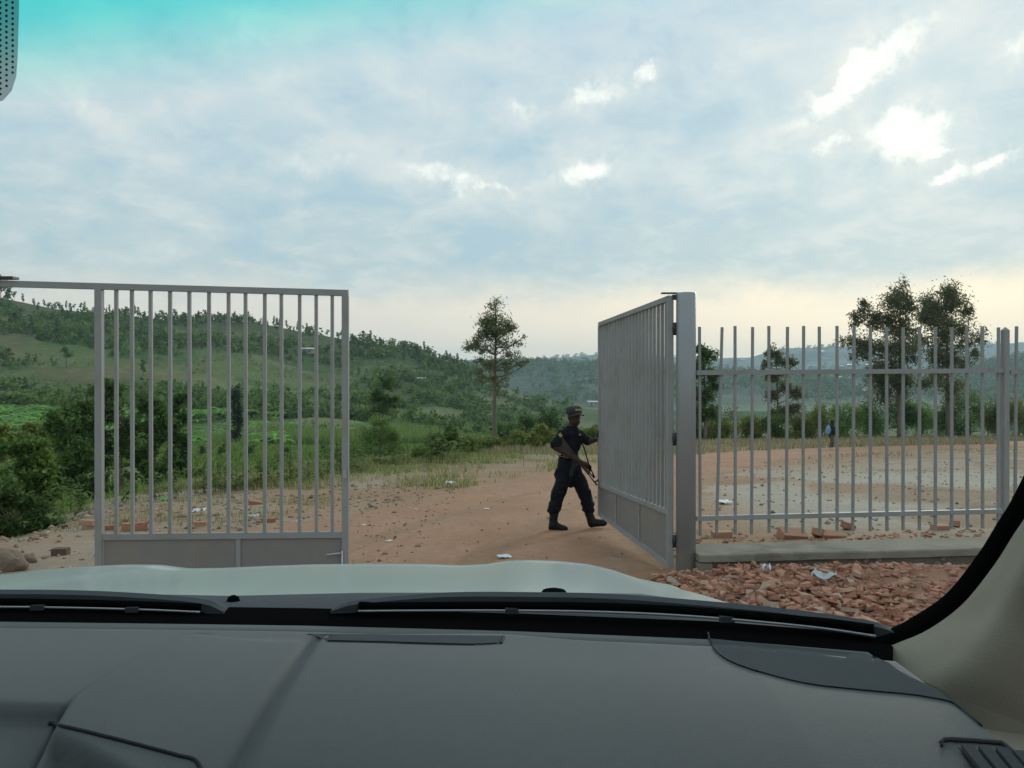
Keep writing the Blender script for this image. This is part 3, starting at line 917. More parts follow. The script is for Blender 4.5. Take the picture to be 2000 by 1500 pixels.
def leaf_cloud(blobs, n, size, rs, cols, droop=.4, aspect=.42, clump=14, cr=.33, shell=.55):
    """blobs: (cx,cy,cz,rx,ry,rz[,weight]); returns V,F,col"""
    B = np.array([b[:6] for b in blobs], float)
    w = np.array([b[6] if len(b) > 6 else (b[3] * b[4] * b[5]) ** .72 for b in blobs]); w /= w.sum()
    Pts = []; S = []
    for b, wi in zip(B, w):
        k = max(8, int(n * wi)); nc = max(4, int(clump))
        d = rs.normal(size=(nc, 3)); d /= np.linalg.norm(d, axis=1)[:, None]
        cc = d * (rs.rand(nc, 1) ** shell) * .85
        ci = rs.randint(0, nc, k)
        p = cc[ci] + rs.normal(size=(k, 3)) * cr * .55 * (.6 + .8 * rs.rand(nc))[ci][:, None]
        Pts.append(b[:3] + p * b[3:6]); S.append((ci * 7919 % 101) / 101.)
    p = np.vstack(Pts); s = np.concatenate(S); k = len(p)
    a, c = rot_frames(k, rs, droop)
    L = size * rs.uniform(.6, 1.35, (k, 1))
    V = np.stack([p - a * L * .5, p + c * L * aspect * .5 + a * L * .05, p + a * L * .5, p - c * L * aspect * .5 + a * L * .05], 1).reshape(-1, 3)
    Fc = np.arange(k * 4).reshape(-1, 4)
    c0, c1, c2 = (np.array(x) for x in cols)
    t = np.clip(s * .6 + rs.rand(k) * .55 - .08, 0, 1)[:, None]
    col = np.where(t < .5, c0 + (c1 - c0) * t * 2, c1 + (c2 - c1) * (t * 2 - 1)) * rs.uniform(.8, 1.2, (k, 1))
    return V, Fc, np.repeat(col, 4, 0)


G_DARK = ((.046, .090, .024), (.088, .150, .040), (.165, .24, .06))
G_MID = ((.070, .130, .029), (.135, .215, .05), (.23, .31, .075))
G_LIGHT = ((.050, .075, .018), (.085, .120, .028), (.14, .165, .045))
G_EUC = ((.085, .098, .046), (.15, .16, .072), (.24, .245, .11))
G_DRY = ((.08, .06, .035), (.12, .095, .05), (.16, .135, .07))
G_YEL = ((.10, .13, .028), (.17, .20, .045), (.27, .28, .075))


def tree_parts(root, blobs, n, size, seed, cols, trunk=None, droop=.6, aspect=.35, clump=14, cr=.33, limb=.05, shell=.55):
    """root at base; blobs in local metres; trunk: list of (x,y,z,r)"""
    rs = np.random.RandomState(seed)
    if trunk:
        m = MB(); tp = np.array(trunk, float)
        c = catmull([tuple(t) for t in trunk], max(8, len(trunk) * 4))
        m.tube([q[:3] for q in c], [max(.01, q[3]) for q in c], 8)
        for b in blobs:
            bc = np.array(b[:3])
            i = np.argmin(np.abs(c[:, 2] - (bc[2] - max(.25 * b[5], .45 * np.hypot(bc[0] - c[0, 0], bc[1] - c[0, 1])))))
            st = c[i, :3]; r0 = min(c[i, 3] * .6, limb * 1.4)
            mid = (st + bc) / 2 + rs.normal(size=3) * .06 * np.linalg.norm(bc - st) + np.array([0, 0, -.05 * np.linalg.norm(bc - st)])
            q = catmull([tuple(st), tuple(mid), tuple(bc)], 6)
            m.tube(q, np.linspace(max(r0, limb * .6), limb * .3, 6), 5)
            for k in range(3):
                d = rs.normal(size=3); d /= np.linalg.norm(d)
                e = bc + d * np.array(b[3:6]) * .75
                m.tube([tuple(q[3]), tuple((q[4] + e) / 2), tuple(e)], [limb * .4, limb * .25, limb * .12], 4)
        m.build('trunk', M['bark'], root, smooth=True)
    V, Fc, col = leaf_cloud(blobs, n, size, rs, cols, droop, aspect, clump, cr, shell)
    return link('crown', np_mesh('crown', V, Fc, M['leaf'], col), root)


def px_tree(name, px, z, label, cat, blobs_px, n, size, seed, cols, trunk_px=None, base_py=None, trunk_r=.15, dscale=1.0, group=None, **k):
    """tree placed at depth z below photo column px; blobs given as (px, py, rx, ry) in photo pixels at that depth"""
    x = (px - 1000) / F * z; g = Ts(x, z); s = z / F
    rs = np.random.RandomState(seed + 1)
    root = empty(name, (x, z, g - .05), label, cat, group)
    bl = []
    for (bx, by, rx, ry) in blobs_px:
        off = rs.uniform(-.35, .35) * rx * s
        bl.append(((bx - px) * s, off, EYE - (by - HZ) * s - g, rx * s, rx * s * dscale, ry * s))
    tr = None
    if trunk_px:
        tr = []
        for i, (tx, ty) in enumerate(trunk_px):
            f = 1 - i / (len(trunk_px) - .6)
            zz_ = EYE - (ty - HZ) * s - g if i else -.1
            tr.append(((tx - px) * s, 0, zz_, trunk_r * (f * .85 + .15)))
    tree_parts(root, bl, n, size, seed, cols, tr, **k)
    return root


# the tall thin tree beyond the road bend
px_tree('eucalyptus_tree', 966, 58, 'tall slender eucalyptus with an airy crown standing left of the guard', 'tree',
        [(966, 600, 17, 20), (958, 622, 24, 24), (978, 640, 24, 26), (952, 650, 22, 22), (950, 628, 22, 18), (985, 628, 18, 20), (1003, 640, 14, 16), (968, 650, 28, 18), (935, 655, 18, 12), (920, 678, 17, 13), (950, 683, 24, 14), (985, 672, 22, 16), (1010, 668, 14, 8), (1022, 658, 7, 7), (960, 712, 26, 18), (938, 704, 16, 10), (990, 712, 20, 14), (1012, 708, 16, 8), (955, 738, 20, 14), (985, 736, 12, 16), (1030, 706, 9, 6), (930, 672, 20, 16), (1000, 690, 20, 12), (940, 730, 16, 12), (972, 760, 8, 18)],
        9500, .19, 11, G_EUC, [(966, 868), (966, 800), (967, 730), (968, 660), (968, 600)], trunk_r=.17, droop=.9, clump=9, cr=.5, limb=.045)
# right group
RB = [(1758, 565, 18, 20), (1742, 590, 28, 22), (1775, 600, 22, 22), (1690, 595, 12, 16), (1678, 615, 20, 18), (1702, 625, 16, 18), (1735, 630, 30, 22), (1765, 645, 26, 22), (1665, 665, 20, 12), (1690, 668, 24, 16), (1720, 680, 34, 22), (1760, 690, 34, 24), (1675, 695, 16, 14), (1735, 730, 36, 26), (1765, 750, 26, 26), (1720, 765, 24, 24), (1700, 722, 20, 16)]
px_tree('eucalyptus_tree', 1757, 70, 'tall broad dark tree behind the railing, left of the two tallest', 'tree', [(a, b, c * 1.22, d * 1.25) for a, b, c, d in RB], 17000, .28, 12, G_EUC, [(1757, 862), (1757, 780), (1758, 700), (1758, 640), (1758, 575)], trunk_r=.2, droop=.7, clump=9, cr=.52, limb=.06)
RC = [(1848, 570, 26, 22), (1825, 590, 24, 22), (1870, 595, 24, 24), (1888, 610, 12, 16), (1808, 600, 14, 20), (1845, 615, 36, 24), (1815, 630, 22, 20), (1872, 635, 24, 20), (1842, 655, 34, 22), (1800, 665, 18, 16), (1880, 668, 16, 14), (1912, 660, 14, 18), (1855, 700, 30, 22), (1820, 700, 22, 22), (1902, 690, 12, 14), (1880, 712, 16, 10), (1830, 740, 26, 20), (1860, 760, 24, 24)]
px_tree('eucalyptus_tree', 1851, 74, 'tall rounded dark tree behind the railing, right of the two tallest', 'tree', [(a, b, c * 1.22, d * 1.25) for a, b, c, d in RC], 17000, .28, 13, G_EUC, [(1851, 858), (1851, 790), (1850, 720), (1849, 650), (1848, 580)], trunk_r=.2, droop=.7, clump=9, cr=.52, limb=.06)
px_tree('broadleaf_tree', 1378, 60, 'dark tree partly hidden behind the round gate post', 'tree',
        [(1368, 680, 18, 18), (1380, 695, 22, 20), (1365, 720, 24, 22), (1390, 735, 20, 18), (1372, 765, 26, 24), (1402, 752, 14, 12), (1362, 800, 26, 22), (1388, 805, 22, 20), (1340, 760, 20, 30), (1340, 700, 16, 22)],
        9000, .24, 14, G_DARK, [(1378, 862), (1377, 790), (1375, 720), (1372, 680)], trunk_r=.14, clump=14, cr=.36)
px_tree('eucalyptus_tree', 1520, 66, 'medium airy tree behind the railing, right of the guard and post', 'tree',
        [(1505, 685, 14, 14), (1520, 700, 20, 16), (1498, 712, 14, 14), (1540, 712, 16, 14), (1515, 735, 22, 16), (1535, 755, 18, 16), (1508, 775, 20, 18), (1555, 768, 18, 16), (1545, 795, 20, 16), (1518, 805, 20, 16)],
        7500, .23, 15, G_EUC, [(1520, 862), (1519, 800), (1518, 740), (1515, 690)], trunk_r=.11, droop=.7, clump=11, cr=.38)

# shrubs along the far side of the yard
RSH = [(1362, 62, 50, 55, 'L', 'pale green shrub beside the round post behind the railing'), (1398, 63, 48, 50, 'L', 'bushy light green shrub at the dry grass behind the second railing bar'),
       (1432, 66, 44, 78, 'D', 'dry brownish leafless looking shrub behind the third railing bar'), (1470, 64, 52, 58, 'L', 'light green shrub just right of the dry brown one'),
       (1515, 64, 50, 50, 'M', 'green shrub below the medium airy tree'), (1560, 66, 56, 62, 'L', 'yellowish green shrub left of the walking person'), (1605, 68, 54, 68, 'L', 'leafy shrub directly behind the walking person'),
       (1655, 70, 60, 76, 'M', 'dense shrub right of the walking person'), (1705, 72, 64, 84, 'K', 'dark shrub under the left tall tree'), (1752, 73, 56, 80, 'K', 'dark shrub at the foot of the left tall trunk'),
       (1800, 73, 60, 86, 'M', 'green shrub between the two tall trunks'), (1848, 75, 60, 86, 'K', 'dark shrub at the foot of the right tall trunk'), (1895, 76, 60, 92, 'M', 'tall shrub right of the right tall trunk'),
       (1945, 75, 56, 78, 'L', 'green shrub left of the capped fence post'), (1990, 74, 60, 90, 'L', 'bright green shrub right of the capped fence post'), (2040, 74, 60, 90, 'M', 'green shrub at the far right behind the pillar'), (2095, 72, 70, 95, 'K', 'dark shrub beyond the right edge')]
CS = {'L': G_YEL, 'M': G_MID, 'K': G_DARK, 'D': G_DRY}
for i, (px_, z_, w_, h_, c_, lab) in enumerate(RSH):
    x = (px_ - 1000) / F * z_; s = z_ / F
    root = empty('shrub', (x, z_, Ts(x, z_)), lab, 'shrub', 'shrubs along the far edge of the yard')
    rr = np.random.RandomState(100 + i); bl = []
    for k in range(8):
        bl.append((rr.uniform(-.36, .36) * w_ * s, rr.uniform(-.5, .5), rr.uniform(.15, .78) * h_ * s, w_ * s * rr.uniform(.30, .46), w_ * s * .45, h_ * s * rr.uniform(.26, .40)))
    stems = [(0, 0, -.1, .05), (.05, 0, h_ * s * .3, .04), (0, .05, h_ * s * .6, .02)]
    tree_parts(root, bl, 4200 if c_ != 'D' else 1200, .22 if c_ != 'D' else .16, 200 + i, CS[c_], stems, droop=-.2, clump=12, cr=.4, limb=.03)

# valley edge, around the guard and the thin tree
MID = [(990, 75, 60, 62, 'K', 'dark shrub at the right foot of the thin eucalyptus'), (1030, 78, 70, 78, 'K', 'dark green tree crown left of the guard cap'), (1075, 76, 76, 92, 'K', 'dark leafy tree directly behind the guard head'), (1110, 74, 60, 78, 'K', 'dark shrub behind the guard shoulders'),
       (1062, 40, 62, 62, 'L', 'yellow green weedy shrub just left of the guard'), (1155, 52, 46, 55, 'L', 'pale green shrub between the guard and the open leaf'), (1200, 58, 70, 75, 'M', 'shrub behind the open gate leaf'), (1270, 60, 80, 80, 'M', 'wide shrub behind the hinge side of the open leaf'),
       (950, 42, 80, 44, 'L', 'low yellow green scrub at the foot of the thin eucalyptus'), (905, 36, 46, 40, 'L', 'low pale scrub left of the thin trunk base'), (862, 31, 60, 66, 'K', 'dark round bush on the road verge'), (1015, 45, 55, 40, 'L', 'low scrub between the thin trunk and the guard'),
       (820, 30, 34, 34, 'M', 'small bush left of the dark round one on the verge')]
for i, (px_, z_, w_, h_, c_, lab) in enumerate(MID):
    x = (px_ - 1000) / F * z_; s = z_ / F
    root = empty('shrub', (x, z_, Ts(x, z_)), lab, 'shrub')
    rr = np.random.RandomState(300 + i); bl = []
    for k in range(7):
        bl.append((rr.uniform(-.34, .34) * w_ * s, rr.uniform(-.4, .4), rr.uniform(.12, .72) * h_ * s, w_ * s * rr.uniform(.22, .36), w_ * s * .36, h_ * s * rr.uniform(.2, .3)))
    stems = [(0, 0, -.2, .06), (.05, 0, h_ * s * .3, .045), (0, .05, h_ * s * .6, .02)]
    tree_parts(root, bl, 3200, .11 + z_ * .0022, 400 + i, CS[c_], stems, droop=-.3 if c_ == 'L' else .1, clump=14, cr=.38, limb=.03, aspect=.3 if c_ == 'L' else .45)

# lone trees in the field
px_tree('field_tree', 748, 72, 'two tiered dark tree in the field right of the left gate leaf', 'tree', [(752, 750, 24, 18), (735, 775, 24, 22), (765, 780, 20, 20), (745, 800, 30, 18)], 3600, .26, 21, G_DARK, [(748, 900), (748, 830), (750, 760)], trunk_r=.12, clump=14)
px_tree('field_tree', 738, 58, 'bushy green tree below the two tiered one in the field', 'tree', [(730, 850, 36, 24), (765, 848, 28, 26), (745, 825, 28, 18), (770, 872, 26, 22), (720, 875, 30, 24), (750, 892, 36, 18)], 6000, .20, 22, G_MID, [(745, 915), (742, 870), (745, 830)], trunk_r=.12, clump=16)
px_tree('column_tree', 461, 95, 'dark narrow column shaped tree seen between bars of the left leaf', 'tree', [(460, 775, 13, 18), (461, 800, 14, 20), (461, 825, 14, 20), (461, 846, 13, 14)], 4200, .24, 23, ((.010, .024, .012), (.018, .036, .018), (.03, .05, .024)), [(461, 866), (461, 820), (460, 770)], trunk_r=.12, clump=22, cr=.45)
# row of tiny clipped shrubs on the field
for i, (px_, py_) in enumerate([(392, 898), (432, 900), (487, 900), (556, 905), (629, 895), (527, 937), (690, 885), (660, 905), (825, 885), (780, 895), (330, 905)]):
    z_ = 62 - (py_ - 895) * .35; x = (px_ - 1000) / F * z_
    root = empty('round_shrub', (x, z_, Ts(x, z_)), ['small dark round shrub on the green field, %s' % q for q in ('behind the fifth bar', 'between the sixth and seventh bars', 'beside the eighth bar', 'beside the tenth bar', 'beside the twelfth bar', 'nearest to the road', 'behind the free stile', 'just left of the free stile', 'left of the verge bush', 'right of the bushy tree', 'behind the third bar')][i], 'shrub', 'small shrubs dotted over the field')
    tree_parts(root, [(0, 0, .45, .42, .42, .5), (.05, .1, .75, .32, .32, .35)], 700, .13, 500 + i, G_DARK, [(0, 0, -.1, .03), (0, 0, .5, .02)], clump=14, limb=.01)

# big bushes at left
LB = [('leafy_bush', 235, 30, 'large dark leafy tree behind the left stile of the left gate leaf', [(190, 790, 50, 34), (245, 775, 44, 30), (290, 800, 44, 34), (215, 835, 60, 36), (275, 850, 50, 40), (180, 870, 50, 36), (320, 860, 30, 40), (235, 900, 60, 36), (300, 920, 40, 30)], 13000, .17, G_DARK, [(235, 985), (236, 900), (238, 800)]),
      ('leafy_bush', 150, 27, 'dark green bush left of the left stile', [(130, 860, 40, 40), (165, 900, 44, 36), (120, 920, 50, 34), (175, 945, 40, 26)], 8000, .16, G_DARK, [(150, 1000), (150, 940), (148, 870)]),
      ('leafy_bush', 60, 16, 'big green bush at the far left edge, lower left of the gate', [(40, 900, 60, 40), (-20, 880, 60, 50), (90, 930, 50, 40), (30, 960, 70, 44), (100, 985, 50, 36), (-30, 980, 60, 50)], 12000, .12, G_MID, [(50, 1080), (50, 990), (45, 920)]),
      ('leafy_bush', 20, 12.5, 'lowest dark bush at the far left edge above the boulder', [(15, 1000, 50, 34), (70, 1010, 40, 26), (-40, 990, 60, 50), (40, 1035, 60, 26)], 8000, .09, G_DARK, [(20, 1110), (20, 1050), (18, 1010)]),
      ('leafy_bush', 345, 33, 'dark bush seen between the third and fifth bars', [(345, 800, 26, 30), (350, 850, 30, 34), (340, 900, 36, 30), (365, 925, 30, 24)], 6500, .17, G_DARK, [(345, 960), (346, 880), (347, 800)]),
      ('leafy_bush', 60, 36, 'pale yellowish bush between the plantation and the dark bushes', [(40, 850, 50, 30), (90, 840, 40, 26), (20, 885, 50, 30), (80, 880, 50, 30)], 7000, .17, G_YEL, [(60, 940), (60, 880), (60, 840)]),
      ('leafy_bush', -60, 15, 'dark bush beyond the left edge', [(-80, 900, 60, 60), (-60, 960, 70, 50), (-110, 1000, 60, 40)], 6000, .12, G_MID, [(-60, 1080), (-60, 980), (-62, 920)])]
for i, (nm, px_, z_, lab, bl, n_, sz, cc, tr) in enumerate(LB):
    rr = np.random.RandomState(900 + i); b2 = []
    for (bx, by, rx, ry) in bl:
        for q in range(5):
            k = rr.uniform(.28, .62); b2.append((bx + rr.uniform(-.85, .85) * rx, by + rr.uniform(-.95, .8) * ry, rx * k, ry * k * rr.uniform(.8, 1.3)))
    bl = b2
    px_tree(nm, px_, z_, lab, 'bush', bl, n_, sz, 600 + i, cc, tr, trunk_r=.09, clump=9, cr=.5, droop=.2, aspect=.5, limb=.02)


# broad leaved weeds along the verge (maize like)
def weed(seed, h, nst=5):
    rs = np.random.RandomState(seed); V = []; Fc = []; col = []
    for s in range(nst):
        bx, by = rs.uniform(-.25, .25, 2) * h; hh = h * rs.uniform(.6, 1)
        for k in range(7):
            a = rs.uniform(0, 6.28); z0 = hh * (.15 + .12 * k); L = h * rs.uniform(.22, .4); w = L * .13
            d = np.array([math.cos(a), math.sin(a), 0]); q = np.array([-d[1], d[0], 0]); p0 = np.array([bx, by, z0])
            prev = None
            for j, t in enumerate((0, .35, .7, 1)):
                c = p0 + d * L * t + np.array([0, 0, L * (.75 * t - .85 * t * t)])
                ww = w * (.5 if j == 0 else 1 if j < 3 else .1)
                V += [c - q * ww, c + q * ww]
                col += [np.array((.12, .18, .038)) * rs.uniform(.6, 1.3)] * 2
                if j: b0 = len(V) - 4; Fc.append((b0, b0 + 1, b0 + 3, b0 + 2))
        b0 = len(V); V += [(bx - .008, by, 0), (bx + .008, by, 0), (bx + .006, by, hh), (bx - .006, by, hh)]; col += [np.array((.09, .11, .04))] * 4; Fc.append((b0, b0 + 1, b0 + 2, b0 + 3))
    return np_mesh('weed_leaves', V, Fc, M['leaf'], np.array(col))


WM = [weed(s, 1.0) for s in range(5)]
WD = [(735, 930, 27, .75), (760, 935, 25, .6), (838, 932, 26, .9), (850, 925, 27, 1.0), (880, 920, 28, .9), (690, 925, 24, .9), (672, 935, 22, .8), (655, 945, 21, .7), (620, 955, 20, .6), (585, 950, 19, .7), (555, 955, 18.5, .7), (530, 960, 18, .6), (700, 950, 23, .5), (790, 925, 28, .7), (910, 912, 33, .8), (930, 905, 36, .8), (960, 900, 39, .8), (985, 895, 42, .9), (500, 960, 17.5, .6), (470, 965, 17, .6), (340, 980, 15, .5), (300, 985, 14.5, .5), (250, 985, 14, .5), (160, 1000, 13, .45), (140, 985, 14, .5), (120, 1010, 12, .35), (95, 990, 14, .5), (1020, 895, 43, 1), (1045, 892, 44, .9), (400, 970, 16, .6), (430, 968, 16.5, .6)]
WDL = ['leafy weed on the verge right of the free stile', 'leafy weed seen between gate bars at the field edge', 'leafy weed at the foot of the dark verge bush', 'leafy weed near the left dark bushes', 'leafy weed by the grass left of the guard']
for i, (px_, py_, z_, h_) in enumerate(WD):
    x = (px_ - 1000) / F * z_
    lab = WDL[3] if px_ < 200 else WDL[1] if px_ < 640 else WDL[0] if px_ < 800 else WDL[2] if px_ < 900 else WDL[4]
    root = empty('weed', (x, z_, Ts(x, z_)), lab, 'weed', 'leafy weeds along the field edge', rnd.uniform(0, 6))
    o = link('leaves', WM[i % 5], root); o.scale = (h_ * 1.35,) * 3


# banana plants
def banana(seed):
    rs = np.random.RandomState(seed); V = []; Fc = []; col = []
    nl = 9
    for k in range(nl):
        a = k * 2.4 + rs.uniform(-.3, .3); L = rs.uniform(1.4, 2.2); w = .27; el_ = rs.uniform(.5, 1.3)
        d = np.array([math.cos(a), math.sin(a), 0]); q = np.array([-d[1], d[0], 0]); p0 = np.array([0, 0, 1.5])
        c0 = np.array((.14, .27, .055)) * rs.uniform(.7, 1.5)
        for j, t in enumerate((0, .2, .45, .7, .9, 1)):
            c = p0 + d * L * t * math.cos(el_ * (1 - t)) + np.array([0, 0, L * (math.sin(el_) * t - .75 * t * t)])
            ww = w * (.15, .8, 1, .9, .5, .05)[j]
            V += [c - q * ww - (0, 0, ww * .25), c, c + q * ww - (0, 0, ww * .25)]; col += [c0, c0 * 1.3, c0]
            if j:
                b0 = len(V) - 6; Fc += [(b0, b0 + 1, b0 + 4, b0 + 3), (b0 + 1, b0 + 2, b0 + 5, b0 + 4)]
    return np.array(V), np.array(Fc), np.array(col)


BA = [banana(s) for s in range(6)]
BAM = [np_mesh('banana_leaves', *b[:2], M['leaf'], b[2]) for b in BA]
st = MB().tube([(0, 0, -.1), (.03, 0, .8), (0, 0, 1.6)], [.12, .1, .07], 7).mesh('stem', simple('banana_stem', (.10, .11, .04), .8), smooth=True)
rb = np.random.RandomState(77)
sites = []
for i in range(9000):
    px_ = rb.uniform(-80, 700); y = rb.uniform(66, 165) if px_ < 190 else rb.uniform(90, 175)
    x = (px_ - 1000) / F * y
    f = fbm(np.array([x * .03]), np.array([y * .03]), 3, 91)[0]
    keep = (.95 if px_ < 190 else .5 if f > .52 else .04)
    if px_ > 560 and y < 135: continue
    if rb.rand() > keep: continue
    sites.append((x, y, px_))
sites = np.array(sites)[:1350]
szt = T(sites[:, 0], sites[:, 1])
order = np.argsort(sites[:, 1])
sv, sf, scl = [], [], []; off = 0
for rank, i in enumerate(order):
    x, y, px_ = sites[i]; k = rb.randint(6); s = rb.uniform(.75, 1.25); a = rb.uniform(0, 6.28)
    if rank < 240:
        root = empty('banana_plant', (x, y, szt[i]), 'banana plant in the bright green plantation on the lower left slope' if px_ < 190 else 'banana plant on the slope behind the bars of the left leaf', 'banana plant', 'banana plants of the slope plantation', a)
        root.scale = (s, s, s); link('leaves', BAM[k], root); link('stem', st, root)
    else:
        V, Fc, cc = BA[k]; ca, sa = math.cos(a), math.sin(a)
        Rm = np.array([[ca, sa, 0], [-sa, ca, 0], [0, 0, 1]])
        sv.append(V @ Rm * s + (x, y, szt[i])); sf.append(Fc + off); scl.append(cc * rb.uniform(.75, 1.2)); off += len(V)
tag(link('banana_plantation', np_mesh('banana_plantation', np.vstack(sv), np.vstack(sf), M['leaf'], np.vstack(scl))), 'far rows of the banana plantation on the left slope', 'plantation', kind='stuff')


# grass and cane: blades
def blades(name, pts, h, w, cols, seed, label, cat, curve=.35, m=None):
    rs = np.random.RandomState(seed); n = len(pts)
    x, y = pts[:, 0], pts[:, 1]; z = T(x, y)
    a = rs.uniform(0, 6.28, n); hh = (h if np.ndim(h) else np.full(n, h)) * rs.uniform(.55, 1.25, n); ww = (w if np.ndim(w) else np.full(n, w)) * rs.uniform(.7, 1.3, n)
    ln = rs.uniform(.1, 1, n) * curve
    d = np.stack([np.cos(a), np.sin(a)], -1); q = np.stack([-d[:, 1], d[:, 0]], -1)
    p0 = np.stack([x, y, z - .03], -1)
    m1 = p0 + np.concatenate([d * (hh * ln * .3)[:, None], (hh * .6)[:, None]], 1)
    tp = p0 + np.concatenate([d * (hh * ln)[:, None], (hh * (1 - ln * .25))[:, None]], 1)
    Q = np.concatenate([q * ww[:, None], np.zeros((n, 1))], 1)
    V = np.stack([p0 - Q, p0 + Q, m1 - Q * .8, m1 + Q * .8, tp], 1).reshape(-1, 3)
    b0 = np.arange(n) * 5
    Fc = np.vstack([np.stack([b0, b0 + 1, b0 + 3], -1), np.stack([b0, b0 + 3, b0 + 2], -1), np.stack([b0 + 2, b0 + 3, b0 + 4], -1)])
    t = rs.rand(n, 1); c0, c1 = np.array(cols[0]), np.array(cols[1])
    col = np.repeat((c0 + (c1 - c0) * t) * rs.uniform(.75, 1.25, (n, 1)), 5, 0)
    return tag(link(name, np_mesh(name, V, Fc, m or M['grass'], col)), label, cat, kind='stuff')


rg = np.random.RandomState(5)
# verge dry grass: along the plateau edge
y = 17 + rg.rand(62000) ** .9 * 66
x = edge_x(y) + rg.normal(size=len(y)) * (.75 + y * .008) + .9
keep = (road_d(x, y) > 2.5) & (fbm(x * .5, y * .5, 3, 95) > .40)
blades('dry_grass', np.stack([x, y], -1)[keep], .24, .005 + .00028 * y[keep], ((.16, .19, .06), (.33, .30, .13)), 1, 'dry grass along the edge of the road bank', 'grass', .9)
y = 17 + rg.rand(52000) ** 1.1 * 26; f_ = rg.rand(52000); xr = np.interp(y, ROADC[:, 1], ROADC[:, 0]) - 2.7; xe_ = edge_x(y) - .5
x = xe_ + (xr - xe_) * f_ ** 2.4
keep = (road_d(x, y) > 2.3) & (fbm(x * .6, y * .45, 4, 94) + rg.normal(size=52000) * .11 > .44 + .2 * f_ ** 2)
blades('verge_grass', np.stack([x, y], -1)[keep], .20, .005 + .00028 * y[keep], ((.14, .18, .055), (.31, .30, .13)), 8, 'thin dry grass between the dirt road and the field', 'grass', .9)
# dry grass band beyond the road on the right
y = rg.uniform(36, 80, 80000); x = rg.uniform(-1, 62, 80000)
rdv = road_d(x, y)
keep = (rdv > 2.5) & (x > edge_x(y) - 3) & (y > np.interp(x, ROADC[:, 0], ROADC[:, 1])) & (fbm(x * .22, y * .22, 3, 96) > .33)
blades('dry_grass', np.stack([x, y], -1)[keep], .40, .006 + .0003 * y[keep], ((.24, .20, .10), (.40, .33, .20)), 2, 'tall pale dry grass between the far road and the shrubs', 'grass', .8)
# thin green strip on the near road edge
y = rg.uniform(22, 60, 16000); x = rg.uniform(6, 50, 16000)
rdv = road_d(x, y)
keep = (rdv > 2.6) & (rdv < 4.6 + y * .03) & (y < np.interp(x, ROADC[:, 0], ROADC[:, 1])) & (x > 10) & (fbm(x * .3, y * .3, 3, 97) > .45)
blades('roadside_grass', np.stack([x, y], -1)[keep], .13, .012, ((.10, .12, .04), (.22, .20, .09)), 3, 'low green grass along the near edge of the far road', 'grass')
# field greenery below the bank
y = 14 + rg.rand(62000) ** .8 * 82; px_ = rg.uniform(-150, 1000, 62000); x = (px_ - 1000) / F * y
keep = (edge_x(y) - x > 1.0) & (fbm(x * .16, y * .2, 3, 98) > .42)
blades('field_grass', np.stack([x, y], -1)[keep], .30 + .003 * y[keep], .014 + .0008 * y[keep], ((.085, .145, .032), (.18, .245, .065)), 4, 'green crops and grass covering the low field', 'grass')
# sparse dry tufts near the left leaf
y = rg.uniform(10.5, 18, 9000); x = rg.uniform(-8.5, -1.6, 9000)
keep = (fbm(x * .7, y * .7, 3, 99) > .53) & (x < np.interp(y, [10, 18], [-3.6, -2.6]))
blades('sparse_grass', np.stack([x, y], -1)[keep], .12, .005, ((.15, .16, .06), (.32, .27, .14)), 6, 'sparse dry tufts on the spoil behind the left leaf', 'grass')
# sugar cane
cv = []
for (p0, p1, ya, yb, n_) in ((790, 992, 106, 128, 11000), (505, 800, 108, 140, 15000), (150, 480, 104, 120, 5000), (770, 930, 140, 175, 6000)):
    y = rg.uniform(ya, yb, n_); px_ = rg.uniform(p0, p1, n_); x = (px_ - 1000) / F * y
    cv.append(np.stack([x, y], -1))
cv = np.vstack(cv)
blades('sugar_cane', cv, 2.5, .05, ((.12, .20, .045), (.25, .34, .095)), 7, 'thick stands of bright green sugar cane on the valley floor', 'sugar cane', .5)

# woodland and scrub on the hills
rw = np.random.RandomState(9)


def tuft_proto(seed, n):
    rs = np.random.RandomState(seed)
    V, Fc, col = leaf_cloud([(0, 0, .46, .40, .40, .40), (.1, .05, .74, .24, .24, .22), (-.12, 0, .36, .34, .34, .28)], n, .26, rs, G_MID, .1, .6, 8, .42)
    return V, Fc, col


TP = [tuft_proto(s, 32) for s in range(8)]


def wood(name, sites, hts, label, dark):
    V, Fc, cl_ = [], [], []; off = 0
    z = T(sites[:, 0], sites[:, 1])
    for (x, y), h, zz_ in zip(sites, hts, z):
        a, b, c = TP[rw.randint(8)]; w = h * rw.uniform(.7, 1.5)
        V.append(a * (w, w, h) + (x, y, zz_ - .1 * h)); Fc.append(b + off); cl_.append(c * rw.uniform(.55, 1.05) * dark); off += len(a)
    tag(link(name, np_mesh(name, np.vstack(V), np.vstack(Fc), M['leaf'], np.vstack(cl_))), label, 'woodland', kind='stuff')


